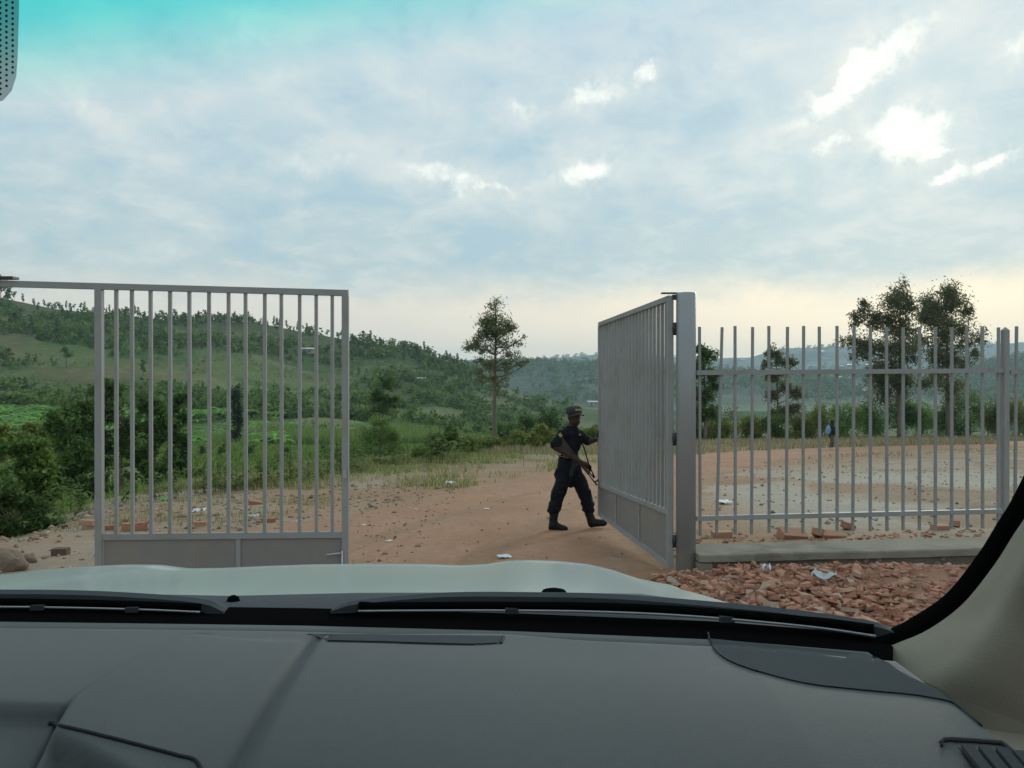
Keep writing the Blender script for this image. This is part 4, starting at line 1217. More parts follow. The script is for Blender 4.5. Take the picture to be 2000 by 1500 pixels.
y = rw.uniform(125, 410, 26000); px_ = rw.uniform(-300, 1120, 26000); x = (px_ - 1000) / F * y
f = fbm(x * .02, y * .025, 4, 111); g = sst(250, 400, y)
keep = (f + g * .15 + rw.uniform(-.05, .05, len(y)) > .515) & (fbm(x * .022 + 7, y * .04 + 3, 4, 68) < .585)
keep &= ~((px_ < 190) & (y < 168))
st_ = np.stack([x, y], -1)[keep][:5400]
wood('hillside_scrub', st_, 1.2 + 4.2 * rw.rand(len(st_)) ** 1.8, 'scrub and small trees covering the left hill', 1.0)
y = rw.uniform(860, 1340, 4500); px_ = rw.uniform(850, 2150, 4500); x = (px_ - 1000) / F * y
f = fbm(x * .007, y * .007, 4, 112); keep = (f + sst(1150, 1300, y) * .34 + rw.uniform(-.14, .14, len(y)) > .53)
st_ = np.stack([x, y], -1)[keep][:2600]
wood('far_woodland', st_, rw.uniform(5, 13, len(st_)), 'dark woods on the hazy middle ridge', .8)
y = rw.uniform(1900, 3420, 5000); px_ = rw.uniform(850, 2150, 5000); x = (px_ - 1000) / F * y
f = fbm(x * .004, y * .004, 4, 113); keep = (f + rw.uniform(-.1, .1, len(y)) > .54)
st_ = np.stack([x, y], -1)[keep][:1300]
wood('distant_woodland', st_, rw.uniform(9, 22, len(st_)), 'woods on the farthest bluish hill', .8)

TP = [tuft_proto(s + 20, 14) for s in range(8)]
y = rw.uniform(122, 398, 22000); px_ = rw.uniform(-300, 1100, 22000); x = (px_ - 1000) / F * y
keep = (fbm(x * .05, y * .06, 4, 121) > .39) & ~((px_ < 190) & (y < 160)) & (fbm(x * .022 + 7, y * .04 + 3, 4, 68) < .6)
st_ = np.stack([x, y], -1)[keep][:6500]
wood('hillside_bushes', st_, .5 + 1.0 * rw.rand(len(st_)), 'low bushes dotted over the face of the left hill', 1.5)

# single trees on the crest and slope of the near hill
HT = []
for s in range(7):
    rs_ = np.random.RandomState(700 + s)
    if s % 2: bl = [(0, 0, .62, .22, .22, .2), (.08, 0, .8, .16, .16, .15), (-.1, .05, .5, .18, .18, .14)]
    else: bl = [(0, 0, .55, .13, .13, .25), (.03, 0, .8, .09, .09, .18), (-.04, 0, .35, .13, .13, .12)]
    V, Fc, cc = leaf_cloud(bl, 170, .11, rs_, G_DARK, .3, .5, 9, .4)
    tm = MB().tube([(0, 0, -.08), (.01, 0, .4), (0, 0, .85)], [.018, .013, .006], 5).mesh('trunk', M['bark'])
    HT.append((np_mesh('crown', V, Fc, M['leaf'], cc), tm))
crest = [2, 15, 28, 45, 66, 75, 86, 95, 103, 108, 116, 122, 130, 137, 145, 152, 158, 165, 171, 184, 203, 208, 214, 221, 232, 244, 248, 262, 270, 282, 305, 318, 342, 347, 362, 378, 382, 388, 402, 430, 452, 458, 464, 472, 485, 493, 505, 515, 522, 535, 541, 546, 560, 566, 574, 582, 592, 599, 603, 640, 660, 667, 709, 718, 724, 742, 790, 804, 811, 815, 822, 828, 834, 838, 846, 858, 865, 872, 880, 886, 893, 902]
for i, px_ in enumerate(crest):
    y = 396 + rnd.uniform(-10, 6); x = (px_ - 1000) / F * y
    h = rnd.choice([4, 5, 5.5, 6.5]) if px_ not in (2, 15) else 13
    root = empty('crest_tree', (x, y, Ts(x, y)), 'tall dark tree at the left end of the hill crest' if px_ == 2 else 'dark tree next to the tallest at the left end of the crest' if px_ == 15 else 'small tree standing on the crest line of the left green hill', 'tree', 'trees along the crest of the left hill', rnd.uniform(0, 6))
    root.scale = (h * rnd.uniform(.8, 1.3), h, h)
    c, tm = HT[rnd.randrange(7)]; link('crown', c, root); link('trunk', tm, root)
slope = [(130, 720, 11), (640, 700, 9), (35, 640, 12), (60, 655, 11), (110, 660, 10), (350, 690, 9), (410, 660, 8), (540, 655, 9), (690, 672, 8), (430, 640, 8), (120, 630, 9), (280, 735, 8), (335, 700, 9), (560, 700, 8), (620, 670, 7), (310, 680, 9), (590, 640, 8), (765, 730, 5), (700, 735, 5), (870, 750, 7), (900, 755, 7), (930, 760, 7), (845, 720, 8), (880, 735, 8), (790, 705, 8), (810, 750, 4), (920, 745, 8), (1010, 775, 7), (990, 768, 7), (660, 680, 7), (735, 690, 7), (820, 715, 7)]
for i, (px_, py_, h) in enumerate(slope):
    x, y, z = hit(px_, py_); y = min(y, 390)
    root = empty('slope_tree', (x, y, Ts(x, y)), 'dark tree on the face of the left hill, below the crest', 'tree', 'trees scattered over the face of the left hill', rnd.uniform(0, 6))
    root.scale = (h * rnd.uniform(.8, 1.4), h, h * .8)
    c, tm = HT[(i * 2 + 1) % 7]; link('crown', c, root); link('trunk', tm, root)


# houses
def house(x, y, w, dd, h, label, roofm, rz=0, group=None):
    root = empty('house', (x, y, Ts(x, y) - .4), label, 'house', group, rz)
    MB().box((0, 0, h / 2), (w, dd, h)).build('wall', M['wallp'], root)
    e = .12 * w; rh = h + w * .1
    m = MB(); a, b = w / 2 + e * .4, dd / 2 + e * .6
    vs = [(-a, -b, h), (a, -b, h), (a, 0, rh), (-a, 0, rh), (-a, b, h), (a, b, h)]
    vs2 = [(p[0], p[1], p[2] + .12) for p in vs]
    m.add(vs + vs2, [(0, 3, 2, 1), (3, 4, 5, 2), (6, 7, 8, 9), (9, 8, 11, 10), (0, 1, 7, 6), (4, 10, 11, 5), (1, 2, 8, 7), (2, 5, 11, 8), (0, 6, 9, 3), (3, 9, 10, 4)])
    m.build('roof', roofm, root)
    MB().box((-w * .15, -dd / 2 - .02, h * .36), (w * .14, .06, h * .72)).build('door', M['door'], root)
    MB().box((w * .22, -dd / 2 - .02, h * .55), (w * .14, .06, h * .3)).build('window', M['door'], root)
    return root


x, y, z = hit(821, 748); house(x, y, 4.2, 3.2, 2.2, 'small white roofed house on the slope left of the thin tree', M['tin'], .1)
x, y, z = hit(601, 690); house(x, y, 6, 4, 2.2, 'low pale roofed house on the left hill behind the twelfth bar', M['tin'], -.05)
x, y, z = hit(733, 688); house(x, y, 4, 3, 2, 'low dull roofed house on the left hill right of the free stile', M['rust'], .1)
x, y, z = hit(1154, 746); house(x, y, 11, 8, 5, 'white roofed house on the middle ridge above the guard', M['tin'], .3)
x, y, z = hit(1138, 746); house(x, y, 11, 7, 4, 'reddish house beside the white roofed one above the guard', M['rust'], .1)
x, y, z = hit(1160, 792); house(x, y, 12, 7, 4, 'grey roofed house on the valley floor right of the guard cap', M['tin'], -.3)
for i, (px_, py_) in enumerate([(1632, 715), (1642, 718), (1655, 716), (1668, 716), (1676, 714), (1690, 716), (1695, 706), (1604, 690), (1612, 704), (1700, 715), (1572, 742), (1640, 740), (1652, 742), (1680, 765), (1560, 735), (1585, 718), (1446, 704), (1452, 706), (1710, 690), (1718, 716), (1930, 725), (1938, 728), (1625, 745), (1695, 740)]):
    x, y, z = hit(px_, py_); k = y / 2400
    house(x, y, 15 * k + 2, 10 * k + 2, 6 * k, 'tiny pale roofed house of the village on the far hazy hill', M['tin'] if i % 4 else M['rust'], rnd.uniform(-.6, .6), 'village houses on the far hill')


# ------------------------------------------------------------------ people (signed distance shapes -> one continuous mesh)
def surf(fn_prims, h, pad=.04, blend=.03):
    """prims: ('c', a, b, ra, rb) round cones, ('e', c, r) ellipsoids -> V, F by surface nets"""
    lo = np.full(3, 1e9); hi = -lo
    for p in fn_prims:
        if p[0] == 'c':
            for q, r in ((p[1], p[3]), (p[2], p[4])): lo = np.minimum(lo, np.array(q) - r); hi = np.maximum(hi, np.array(q) + r)
        else: lo = np.minimum(lo, np.array(p[1]) - max(p[2])); hi = np.maximum(hi, np.array(p[1]) + max(p[2]))
    lo = lo - pad; hi = hi + pad
    n = np.ceil((hi - lo) / h).astype(int) + 1
    ax = [lo[i] + np.arange(n[i]) * h for i in range(3)]
    D = np.full(n, 1.0, np.float32)
    for p in fn_prims:
        if p[0] == 'c':
            a, b = np.array(p[1], float), np.array(p[2], float); R_ = max(p[3], p[4]); l = np.minimum(a, b) - R_; u = np.maximum(a, b) + R_
        else: a = np.array(p[1], float); R_ = max(p[2]); l = a - R_; u = a + R_
        k = p[-1] if len(p) in (4, 6) else blend
        i0 = np.maximum(0, ((l - k * 2 - h * 3 - lo) / h).astype(int)); i1 = np.minimum(n, ((u + k * 2 + h * 3 - lo) / h).astype(int) + 2)
        sl_ = tuple(slice(i0[i], i1[i]) for i in range(3))
        Xg, Yg, Zg = np.meshgrid(*[ax[i][sl_[i]] for i in range(3)], indexing='ij')
        if p[0] == 'c':
            ab = b - a; L = ab @ ab + 1e-12
            t = np.clip(((Xg - a[0]) * ab[0] + (Yg - a[1]) * ab[1] + (Zg - a[2]) * ab[2]) / L, 0, 1)
            d = np.sqrt((Xg - a[0] - ab[0] * t) ** 2 + (Yg - a[1] - ab[1] * t) ** 2 + (Zg - a[2] - ab[2] * t) ** 2) - (p[3] + (p[4] - p[3]) * t)
        else:
            r = p[2]; k0 = np.sqrt(((Xg - a[0]) / r[0]) ** 2 + ((Yg - a[1]) / r[1]) ** 2 + ((Zg - a[2]) / r[2]) ** 2)
            d = (k0 - 1) * min(r)
        e = D[sl_]; hh = np.clip(.5 + .5 * (e - d) / k, 0, 1)
        D[sl_] = e * (1 - hh) + d * hh - k * hh * (1 - hh)
    ins = D < 0
    sgn = ins[:-1, :-1, :-1].astype(int)
    cnt = np.zeros(np.array(n) - 1, int); pos = np.zeros((*(np.array(n) - 1), 3)); wt = np.zeros(np.array(n) - 1)
    cor = [(i, j, k) for i in (0, 1) for j in (0, 1) for k in (0, 1)]
    def cs(c): return tuple(slice(c[i], n[i] - 1 + c[i]) for i in range(3))
    for c in cor:
        for axx in range(3):
            if c[axx]: continue
            c2 = list(c); c2[axx] = 1
            d0, d1 = D[cs(c)], D[cs(c2)]
            cr = (d0 < 0) != (d1 < 0)
            t = np.where(cr, d0 / np.where(cr, d0 - d1, 1), 0)
            for q in range(3): pos[..., q] += np.where(cr, c[q] + (t if q == axx else 0), 0)
            wt += cr
    act = wt > 0
    idx = np.full(act.shape, -1, int); idx[act] = np.arange(act.sum())
    ijk = np.argwhere(act)
    V = (ijk + pos[act] / wt[act][:, None]) * h + lo
    Fs = []
    for axx in range(3):
        u, v = [(1, 2), (2, 0), (0, 1)][axx]
        s0 = [slice(1, n[i] - 1) for i in range(3)]; s0[axx] = slice(0, n[axx] - 1)
        s1 = list(s0); s1[axx] = slice(1, n[axx])
        a_, b_ = ins[tuple(s0)], ins[tuple(s1)]
        w = np.argwhere(a_ != b_)
        if not len(w): continue
        fl = a_[tuple(w.T)]
        base_ = w.copy()
        for i in range(3):
            if i != axx: base_[:, i] += 1
        def gi(du, dv):
            q = base_.copy(); q[:, u] -= du; q[:, v] -= dv; return idx[tuple(q.T)]
        f = np.stack([gi(1, 1), gi(0, 1), gi(0, 0), gi(1, 0)], -1)
        f[~fl] = f[~fl][:, ::-1]
        Fs.append(f)
    Fc = np.vstack(Fs); Fc = Fc[(Fc >= 0).all(1)]
    return V, Fc


def wrinkle(V, amp, f, seed):
    n = (fbm(V[:, 0] * f + V[:, 1] * f * .7, V[:, 2] * f * .8 + V[:, 1] * f, 3, seed) - .5)
    m = (fbm(V[:, 2] * f * 2.2 + 7, V[:, 0] * f * .7, 3, seed + 3) - .5)
    out = V.copy(); c = V.mean(0)
    d = V - c; d[:, 2] = 0; d /= (np.linalg.norm(d, axis=1)[:, None] + 1e-6)
    return out + d * (amp * (n + m))[:, None]


ZG = 10.5; SG = ZG / F
GX, GG = (1120 - 1000) * SG, Ts((1120 - 1000) * SG, ZG)
GB = 1035.0
GG = EYE - (GB - HZ) * SG
guard = empty('person', (GX, ZG, GG), 'guard in dark navy uniform and cap striding beside the open gate leaf, holding a rifle', 'person')


def J(px, py, dy=0.0): return ((px - 1120) * SG, dy, (GB - py) * SG)


def fingers(base, d, side, n=4, L=.075, r=.0088, curl=(0, 0, -1)):
    """four unequal curled fingers and a thumb from palm point base; d: finger direction, side: across"""
    out = []; base = np.array(base, float); d = np.array(d, float) / np.linalg.norm(d); side = np.array(side, float) / np.linalg.norm(side); cu = np.array(curl, float)
    for i, l in enumerate((.9, 1.0, .95, .78)):
        b = base + side * (.019 * (i - 1.5)); a = b + d * .035
        m_ = a + d * L * l * .5 + cu * L * .15; e = m_ + d * L * l * .25 + cu * L * l * .4
        out += [('c', b, a, .011, .010, .006), ('c', a, m_, .010, r, .004), ('c', m_, e, r, r * .85, .004)]
    tb = base - side * .03 - d * .01; t1 = tb - side * .025 + d * .03; t2 = t1 + d * .03 + cu * .012
    out += [('c', tb, t1, .013, .011, .008), ('c', t1, t2, .011, .009, .005)]
    return out


HC = np.array(J(1121, 813, -.02))
fx = np.array([.45, -.89, 0]); fx /= np.linalg.norm(fx)      # where the face looks
sx = np.array([.89, .45, 0])
rh = np.array(J(1139, 903, -.22)); lh = np.array(J(1171, 855, -.10))
body = [('e', HC + (0, 0, .02), (.086, .095, .112)), ('e', HC + fx * .028 + np.array((0, 0, -.060)), (.066, .068, .066)), ('e', HC + fx * .092 + np.array((0, 0, -.018)), (.015, .015, .024), .012), ('e', HC + fx * .088 + np.array((0, 0, -.062)), (.026, .02, .012), .01),
        ('e', HC + sx * .082 + np.array((0, 0, -.01)), (.016, .02, .032), .01), ('e', HC - sx * .082 + np.array((0, 0, -.01)), (.016, .02, .032), .01),
        ('c', HC + np.array((0, .01, -.06)), J(1115, 844), .062, .075), ('c', J(1114, 850), J(1110, 890), .11, .10), ('c', J(1098, 850, -.06), J(1131, 850, .05), .055, .055),
        ('c', J(1096, 850, -.08), J(1086, 872, -.17), .052, .046), ('c', J(1086, 872, -.17), rh + np.array((-.05, 0, .03)), .042, .030), ('e', rh, (.045, .03, .036)),
        ('c', J(1132, 850, .06), J(1150, 863, .02), .046, .040), ('c', J(1150, 863, .02), lh, .038, .028), ('e', lh + np.array((.03, 0, 0)), (.045, .026, .036)),
        ('c', J(1110, 890), J(1110, 906), .11, .12), ('c', J(1103, 912, -.06), J(1094, 960, -.07), .09, .062), ('c', J(1092, 960, -.07), J(1080, 1022, -.07), .058, .04), ('c', J(1117, 912, .06), J(1141, 963, .07), .09, .062), ('c', J(1141, 963, .07), J(1157, 1020, .07), .058, .04),
        ('c', J(1080, 1024, -.07), J(1096, 1029, -.09), .04, .03), ('c', J(1157, 1022, .07), J(1174, 1023, .05), .04, .03)]
body += fingers(rh + np.array((.02, -.01, -.01)), (.7, .1, -.5), (.4, -.5, .7), curl=(-.3, .6, -.6))
body += fingers(lh + np.array((.05, 0, 0)), (1, .1, 0), (0, .3, 1), curl=(-.1, .8, -.1))
V, Fc = surf(body, .0075, blend=.022)
link('body', np_mesh('body', V, Fc, M['skin'], smooth=True), guard)
shirt = [('e', J(1112, 864), (.160, .12, .17)), ('c', J(1111, 872), J(1110, 893), .118, .118), ('c', J(1098, 850, -.07), J(1131, 851, .06), .068, .064), ('c', J(1095, 850, -.09), J(1085, 867, -.15), .070, .074), ('c', J(1132, 850, .07), J(1148, 862, .03), .062, .058), ('c', J(1117, 839), J(1114, 850), .076, .11), ('c', J(1100, 848, -.05), J(1117, 840), .06, .07), ('c', J(1130, 849, .04), J(1117, 840), .055, .07)]
V, Fc = surf(shirt, .009, blend=.035)
link('shirt', np_mesh('shirt', wrinkle(V, .035, 9, 5), Fc, M['navy'], smooth=True), guard)
tr = [('e', J(1110, 903), (.132, .12, .12)), ('c', J(1105, 912, -.06), J(1092, 958, -.07), .112, .094), ('c', J(1092, 958, -.07), J(1081, 992, -.07), .090, .08), ('e', J(1082, 994, -.07), (.076, .078, .04)), ('c', J(1111, 905), J(1115, 944), .10, .06),
      ('c', J(1116, 912, .06), J(1142, 962, .07), .112, .094), ('c', J(1142, 962, .07), J(1150, 994, .07), .088, .08), ('e', J(1150, 996, .07), (.074, .076, .04))]
V, Fc = surf(tr, .009, blend=.022)
link('trousers', np_mesh('trousers', wrinkle(V, .05, 11, 8), Fc, M['navy'], smooth=True), guard)
for (sh, an, toe, hl) in (((1082, 996, -.07), (1080, 1022, -.07), (1101, 1030, -.10), (1076, 1029, -.06)), ((1150, 998, .07), (1157, 1021, .07), (1179, 1022, .04), (1156, 1027, .075))):
    V, Fc = surf([('c', J(*sh), J(*an), .060, .052), ('c', J(*an), J(*toe), .050, .036), ('c', J(*hl), J(toe[0], toe[1] + 1, toe[2]), .036, .034), ('e', J(*toe), (.048, .044, .034))], .008, blend=.03)
    link('boot', np_mesh('boot', wrinkle(V, .012, 16, 3), Fc, M['boot'], smooth=True), guard)
# cap with peak and badge
cp = MB().lathe([(.103, 0), (.106, .03), (.106, .055), (.095, .080), (.064, .094), (.01, .098)], 20)
o = cp.build('cap', M['cap'], guard, smooth=True); o.location = HC + np.array((0, 0, .042)); o.rotation_euler = (R(8), R(-4), 0)
pk = []
for r_ in (.09, .115, .14, .16):
    pk.append([HC + np.array((0, 0, .050 - (r_ - .09) * .38)) + (fx * math.cos(a) * r_ * 1.02 + sx * math.sin(a) * (r_ * .78)) - np.array((0, 0, .03 * math.sin(a) ** 2)) for a in np.linspace(-1.15, 1.15, 13)])
V, Fc = loft(pk); V2 = V + (0, 0, .006); k = len(V)
link('cap_peak', np_mesh('cap_peak', np.vstack([V, V2]), np.vstack([Fc[:, ::-1], Fc + k]), M['cap'], smooth=True), guard)
MB().box(HC + fx * .103 + np.array((0, 0, .088)), (.085, .012, .028), Matrix.Rotation(R(27), 3, 'Z')).build('cap_badge', M['yellow'], guard)
for s_ in (-1, 1):
    V, Fc = surf([('e', HC + fx * .079 + sx * .032 * s_ + np.array((0, 0, .008)), (.011, .009, .007))], .003, pad=.01)
    link('eye', np_mesh('eye', V, Fc, M['eye'], smooth=True), guard)
# belt
ring = [(J(1110, 889)[0] + .136 * math.cos(a), .132 * math.sin(a), J(1110, 889)[2] - .012 * math.cos(a)) for a in np.linspace(0, 2 * math.pi, 29)]
bm_ = MB()
vs = [(x, y, z - .022) for x, y, z in ring] + [(x, y, z + .022) for x, y, z in ring]
bm_.add(vs, [(i, i + 1, i + 30, i + 29) for i in range(28)]).build('belt', simple('yellow_black_belt', (.15, .13, .05), .6, 0, .6, 14), guard)
MB().box(J(1106, 889, -.142), (.06, .02, .045), Matrix.Rotation(R(5), 3, 'Z')).build('belt_buckle', M['white'], guard, bevel=.004)
MB().box(J(1093, 885, -.085), (.02, .03, .03)).build('belt_clip', M['white'], guard)
MB().box(J(1131, 839 + 1, -.10) , (.026, .01, .02)).build('chest_badge', M['yellow'], guard).location = (-.0, -.035, -.05)
MB().box(J(1093, 848, -.172), (.04, .012, .05), Matrix.Rotation(R(-35), 3, 'Y')).build('shoulder_patch', M['yellow'], guard)

# rifle, slung and held
ra, rb_ = Vector(J(1102, 864, -.165)), Vector(J(1163, 943, -.24))
ax_ = (rb_ - ra).normalized(); Lr = (rb_ - ra).length
sd = Vector((0, 1, 0)); sd = (sd - ax_ * sd.dot(ax_)).normalized(); dn = ax_.cross(sd)
if dn.z > 0: dn = -dn
rifle = empty('rifle', Vector((GX, ZG, GG)) + ra, 'dark assault rifle slung across the guard and held muzzle down', 'rifle')


def rp(t, d=0.0, s=0.0): return ax_ * (t * Lr) + dn * d + sd * s


def rbox(name, t0, t1, w, h0, d0, m, h1=None, d1=None):
    h1 = h0 if h1 is None else h1; d1 = d0 if d1 is None else d1; mb = MB()
    vs = [rp(t, d + k * h / 2, j * w / 2) for t, h, d in ((t0, h0, d0), (t1, h1, d1)) for k, j in ((-1, -1), (1, -1), (1, 1), (-1, 1))]
    mb.add(vs, [(0, 1, 2, 3)[::-1], (4, 5, 6, 7), (0, 1, 5, 4), (1, 2, 6, 5), (2, 3, 7, 6), (3, 0, 4, 7)]); return mb.build(name, m, rifle)


rbox('stock', -.12, .20, .036, .11, .03, M['wood'], .045, .005)
rbox('receiver', .20, .52, .045, .062, .0, M['gun'])
rbox('handguard', .521, .74, .044, .05, .0, M['wood'], .038, -.004)
MB().tube([rp(.74, .004), rp(1.0, .004)], .0095, 8).build('barrel', M['gun'], rifle, smooth=True)
MB().tube([rp(.70, -.022), rp(.86, -.022)], .010, 8).build('gas_tube', M['gun'], rifle, smooth=True)
MB().beam(rp(.93, -.05), rp(.93, .01), .012, .02, up=ax_).build('front_sight', M['gun'], rifle)
mg = MB().tube([rp(.42, .03), rp(.45, .10), rp(.50, .16), rp(.56, .20)], [.022, .024, .024, .022], 6); mg.build('magazine', M['gun'], rifle)
MB().beam(rp(.24, .03), rp(.20, .11), .028, .035, up=ax_).build('pistol_grip', M['wood'], rifle)
MB().tube([Vector(J(1126, 846, -.11)) - ra, Vector(J(1138, 872, -.20)) - ra, Vector(J(1147, 905, -.24)) - ra, rp(.86, -.03)], .009, 5).build('sling', M['rubber'], rifle)

# the walker with a backpack, far along the road
wx, wy, _ = hit(1624, 879)
WS = wy / F; wz = Ts(wx, wy) + .03
walker = empty('person', (wx, wy, wz), 'person with a blue backpack walking away on the far dirt road, seen through the railing', 'person')


def K(px, py, dy=0.0): return ((px - 1623) * WS, dy, (880 - py) * WS)


bd = [('e', K(1625, 827.5), (.095, .10, .125)), ('c', K(1624.5, 830), K(1624, 836), .055, .06), ('c', K(1624, 838), K(1623, 852), .13, .12), ('c', K(1624, 837, -.13), K(1624, 837, .13), .06, .06), ('c', K(1624, 837, -.16), K(1627, 846, -.19), .05, .042), ('c', K(1627, 846, -.19), K(1629, 853, -.16), .04, .032), ('c', K(1624, 837, .16), K(1624, 847, .2), .05, .042), ('c', K(1624, 847, .2), K(1629, 855, .2), .04, .032), ('e', K(1629.5, 854, -.16), (.04, .03, .05)), ('e', K(1629.5, 856, .2), (.04, .03, .05)),
      ('c', K(1623, 853, -.08), K(1622.5, 865, -.09), .09, .065), ('c', K(1622.5, 865, -.09), K(1619, 876, -.09), .06, .042), ('c', K(1619, 877.5, -.09), K(1622, 878.5, -.09), .04, .032), ('c', K(1624, 853, .08), K(1626.5, 865, .09), .09, .065), ('c', K(1626.5, 865, .09), K(1625.5, 876, .09), .06, .042), ('c', K(1625.5, 877.5, .09), K(1629, 879, .09), .04, .032)]
V, Fc = surf(bd, .014, blend=.03); link('body', np_mesh('body', V, Fc, M['skin'], smooth=True), walker)
V, Fc = surf([('c', K(1624, 838), K(1623, 853), .15, .145), ('c', K(1624, 837, -.14), K(1624, 837, .14), .075, .075), ('c', K(1624, 837, -.17), K(1627, 847, -.2), .065, .055), ('c', K(1624, 837, .17), K(1624, 848, .21), .065, .055)], .016, blend=.04); link('jacket', np_mesh('jacket', V, Fc, M['jacket'], smooth=True), walker)
V, Fc = surf([('c', K(1623, 854, -.07), K(1622.5, 865, -.09), .105, .085), ('c', K(1622.5, 865, -.09), K(1619.3, 875, -.09), .08, .06), ('c', K(1624, 854, .07), K(1626.5, 865, .09), .105, .085), ('c', K(1626.5, 865, .09), K(1625.5, 875, .09), .08, .06)], .016, blend=.04); link('trousers', np_mesh('trousers', V, Fc, M['khaki'], smooth=True), walker)
for q in ((1619, 1622, -.09, 878), (1625.5, 1629, .09, 878.6)):
    V, Fc = surf([('c', K(q[0], q[3] - 1, q[2]), K(q[1], q[3], q[2]), .05, .042)], .014); link('shoe', np_mesh('shoe', V, Fc, M['paper'], smooth=True), walker)
V, Fc = surf([('e', K(1624.6, 825.5), (.102, .105, .10))], .014); link('hair', np_mesh('hair', V, Fc, M['boot'], smooth=True), walker)
bp = empty('backpack', (wx, wy, wz), 'light blue backpack on the back of the far walking person', 'backpack')
V, Fc = surf([('e', K(1616.5, 842, -.03), (.14, .17, .22)), ('e', K(1615, 847, -.03), (.12, .15, .14)), ('c', K(1618, 834, -.08), K(1618, 834, .06), .05, .05)], .016, blend=.04); link('bag', np_mesh('bag', V, Fc, M['blue'], smooth=True), bp)
for s_ in (-.13, .13):
    MB().tube([K(1618, 833, s_), K(1624, 830.5, s_), K(1629, 838, s_), K(1625, 848, s_ * 1.1), K(1618, 849, s_)], .022, 5).build('strap', M['jacket'], bp)

# ------------------------------------------------------------------ the car we sit in
CX = -.42
car = empty('car', (CX, 1.0, 0), 'pale silver off road car seen from inside: bonnet, wipers, grey dashboard and beige right pillar', 'car')


def cpart(name, V, Fc, m, smooth=True, parent=None, solid=0.0):
    V = np.asarray(V, float)
    if solid:
        k = len(V); Fc = np.vstack([Fc, Fc[:, ::-1] + k]); V = np.vstack([V, V - np.array([0, 0, solid])])
    o = link(name, np_mesh(name, V - np.array([CX, 1.0, 0]), Fc, m, smooth=smooth), car if parent is None else parent)
    return o


def cmb(name, mb, m, smooth=False, bevel=0, parent=None):
    mb.v = [(v[0] - CX, v[1] - 1.0, v[2]) for v in mb.v]
    return mb.build(name, m, car if parent is None else parent, smooth=smooth, bevel=bevel)


def zf(x): return 1.13 - .235 * ((np.asarray(x) - CX) / .83) ** 2


FE = np.array([(-900, 1200), (0, 1206), (600, 1214), (1000, 1224), (1400, 1240), (1725, 1266), (1900, 1290)], float)


def far_Z(x):
    y = zf(x); px = 1000 + F * x / y
    return EYE - (np.interp(px, FE[:, 0], FE[:, 1]) - HZ) / F * y


def dashZ(x, y):
    dzv = zf(x) - y
    z = far_Z(x) - .007 * sst(.036, .050, dzv) + .019 * sst(.052, .085, dzv) - 1.5 * np.maximum(0, x - .395) - .42 * np.maximum(0, dzv - .16) ** 2 - 1.6 * np.maximum(0, dzv - .40) ** 2
    xl = np.interp(y, [.5, .665, .75, .814, .922, 1.0, 1.053], [-.385, -.4136, -.437, -.451, -.431, -.404, -.385])
    inb = sst(-.004, .006, x - xl) * sst(-.232, -.247, x) * sst(1.012, .985, y)
    fa = sst(1.02, .98, y)
    z = z + .015 * inb * (1 - .8 * sst(-.42, -.27, x))
    z = z + .013 * sst(-.254, -.228, x) * sst(.12, -.2, x) * fa - .010 * np.exp(-((x + .248) / .012) ** 2) * fa - .010 * np.exp(-((x - xl + .007) / (.0045 + .006 * sst(.9, 1.0, y))) ** 2) * sst(.70, .76, y) * sst(1.045, 1.0, y)
    z = z - .016 * sst(.826, .808, y) * sst(.0, -.012, x - xl)
    # drop behind the instrument opening
    ly = .752 + (x + .435) * -.50
    z = z - .02 * sst(.006, -.012, y - ly) * sst(-.002, .012, x - xl) * sst(-.262, -.285, x)
    return z


def dpt(px, py):
    """photo pixel -> point on the dash"""
    ys = np.linspace(.45, 1.14, 1400); x = (px - 1000) / F * ys; Z = EYE - (py - HZ) / F * ys
    dz_ = dashZ(x, ys) - Z
    cr_ = np.nonzero((dz_[1:] >= 0) & (ys[1:] < zf(x[1:]) + .01))[0]
    i = cr_[0] + 1 if len(cr_) else int(np.argmin(np.abs(dz_)))
    return np.array([x[i], ys[i], dashZ(x[i:i + 1], ys[i:i + 1])[0]])


xs = np.linspace(-1.28, .52, 760); tt = np.linspace(0, 1, 105)
rows = []
for t_ in tt:
    y = zf(xs) - .02 + (.42 - zf(xs) + .02) * t_
    rows.append(np.stack([xs, y, dashZ(xs, y)], -1))
V, Fc = loft(rows)
cpart('dashboard', V, Fc, M['dash'])
# front face of the dash, towards the seats
lastr = rows[-1]; low = lastr.copy(); low[:, 2] -= .45; low[:, 1] -= .08
V, Fc = loft([lastr, (lastr + low) / 2 - np.array([0, .03, 0]), low]); cpart('dash_front', V, Fc, M['dash'])


def seam(name, pts, r, m='seam', dz_=0.0, n=40):
    c = catmull(pts, n); q = [dpt(a, b) + np.array([0, 0, dz_]) for a, b in c]
    mb = MB().tube(q, r, 6); return cmb(name, mb, M[m], True)


seam('seam', [(600, 1240), (700, 1240.5), (800, 1242), (900, 1243), (984, 1244)], .0010)
seam('seam', [(984, 1244), (982, 1250), (978, 1258)], .0020, n=10)
seam('seam', [(640, 1254), (740, 1256), (830, 1259), (925, 1261)], .0009)
seam('hood_edge', [(95, 1414), (180, 1434), (270, 1457), (350, 1478), (382, 1488), (396, 1512)], .0024)
# defroster lid
top = catmull([(606, 1241), (700, 1241.5), (800, 1243), (900, 1244), (980, 1245)], 30); bot = catmull([(640, 1253), (740, 1255), (830, 1258), (925, 1260), (974, 1258)], 30)
rows = [[dpt(*(top[i] * (1 - f) + bot[i] * f)) + np.array([0, 0, .0015]) for i in range(30)] for f in (0, .33, .66, 1)]
V, Fc = loft(rows); cpart('defroster_lid', V, Fc, M['dash_dark'])
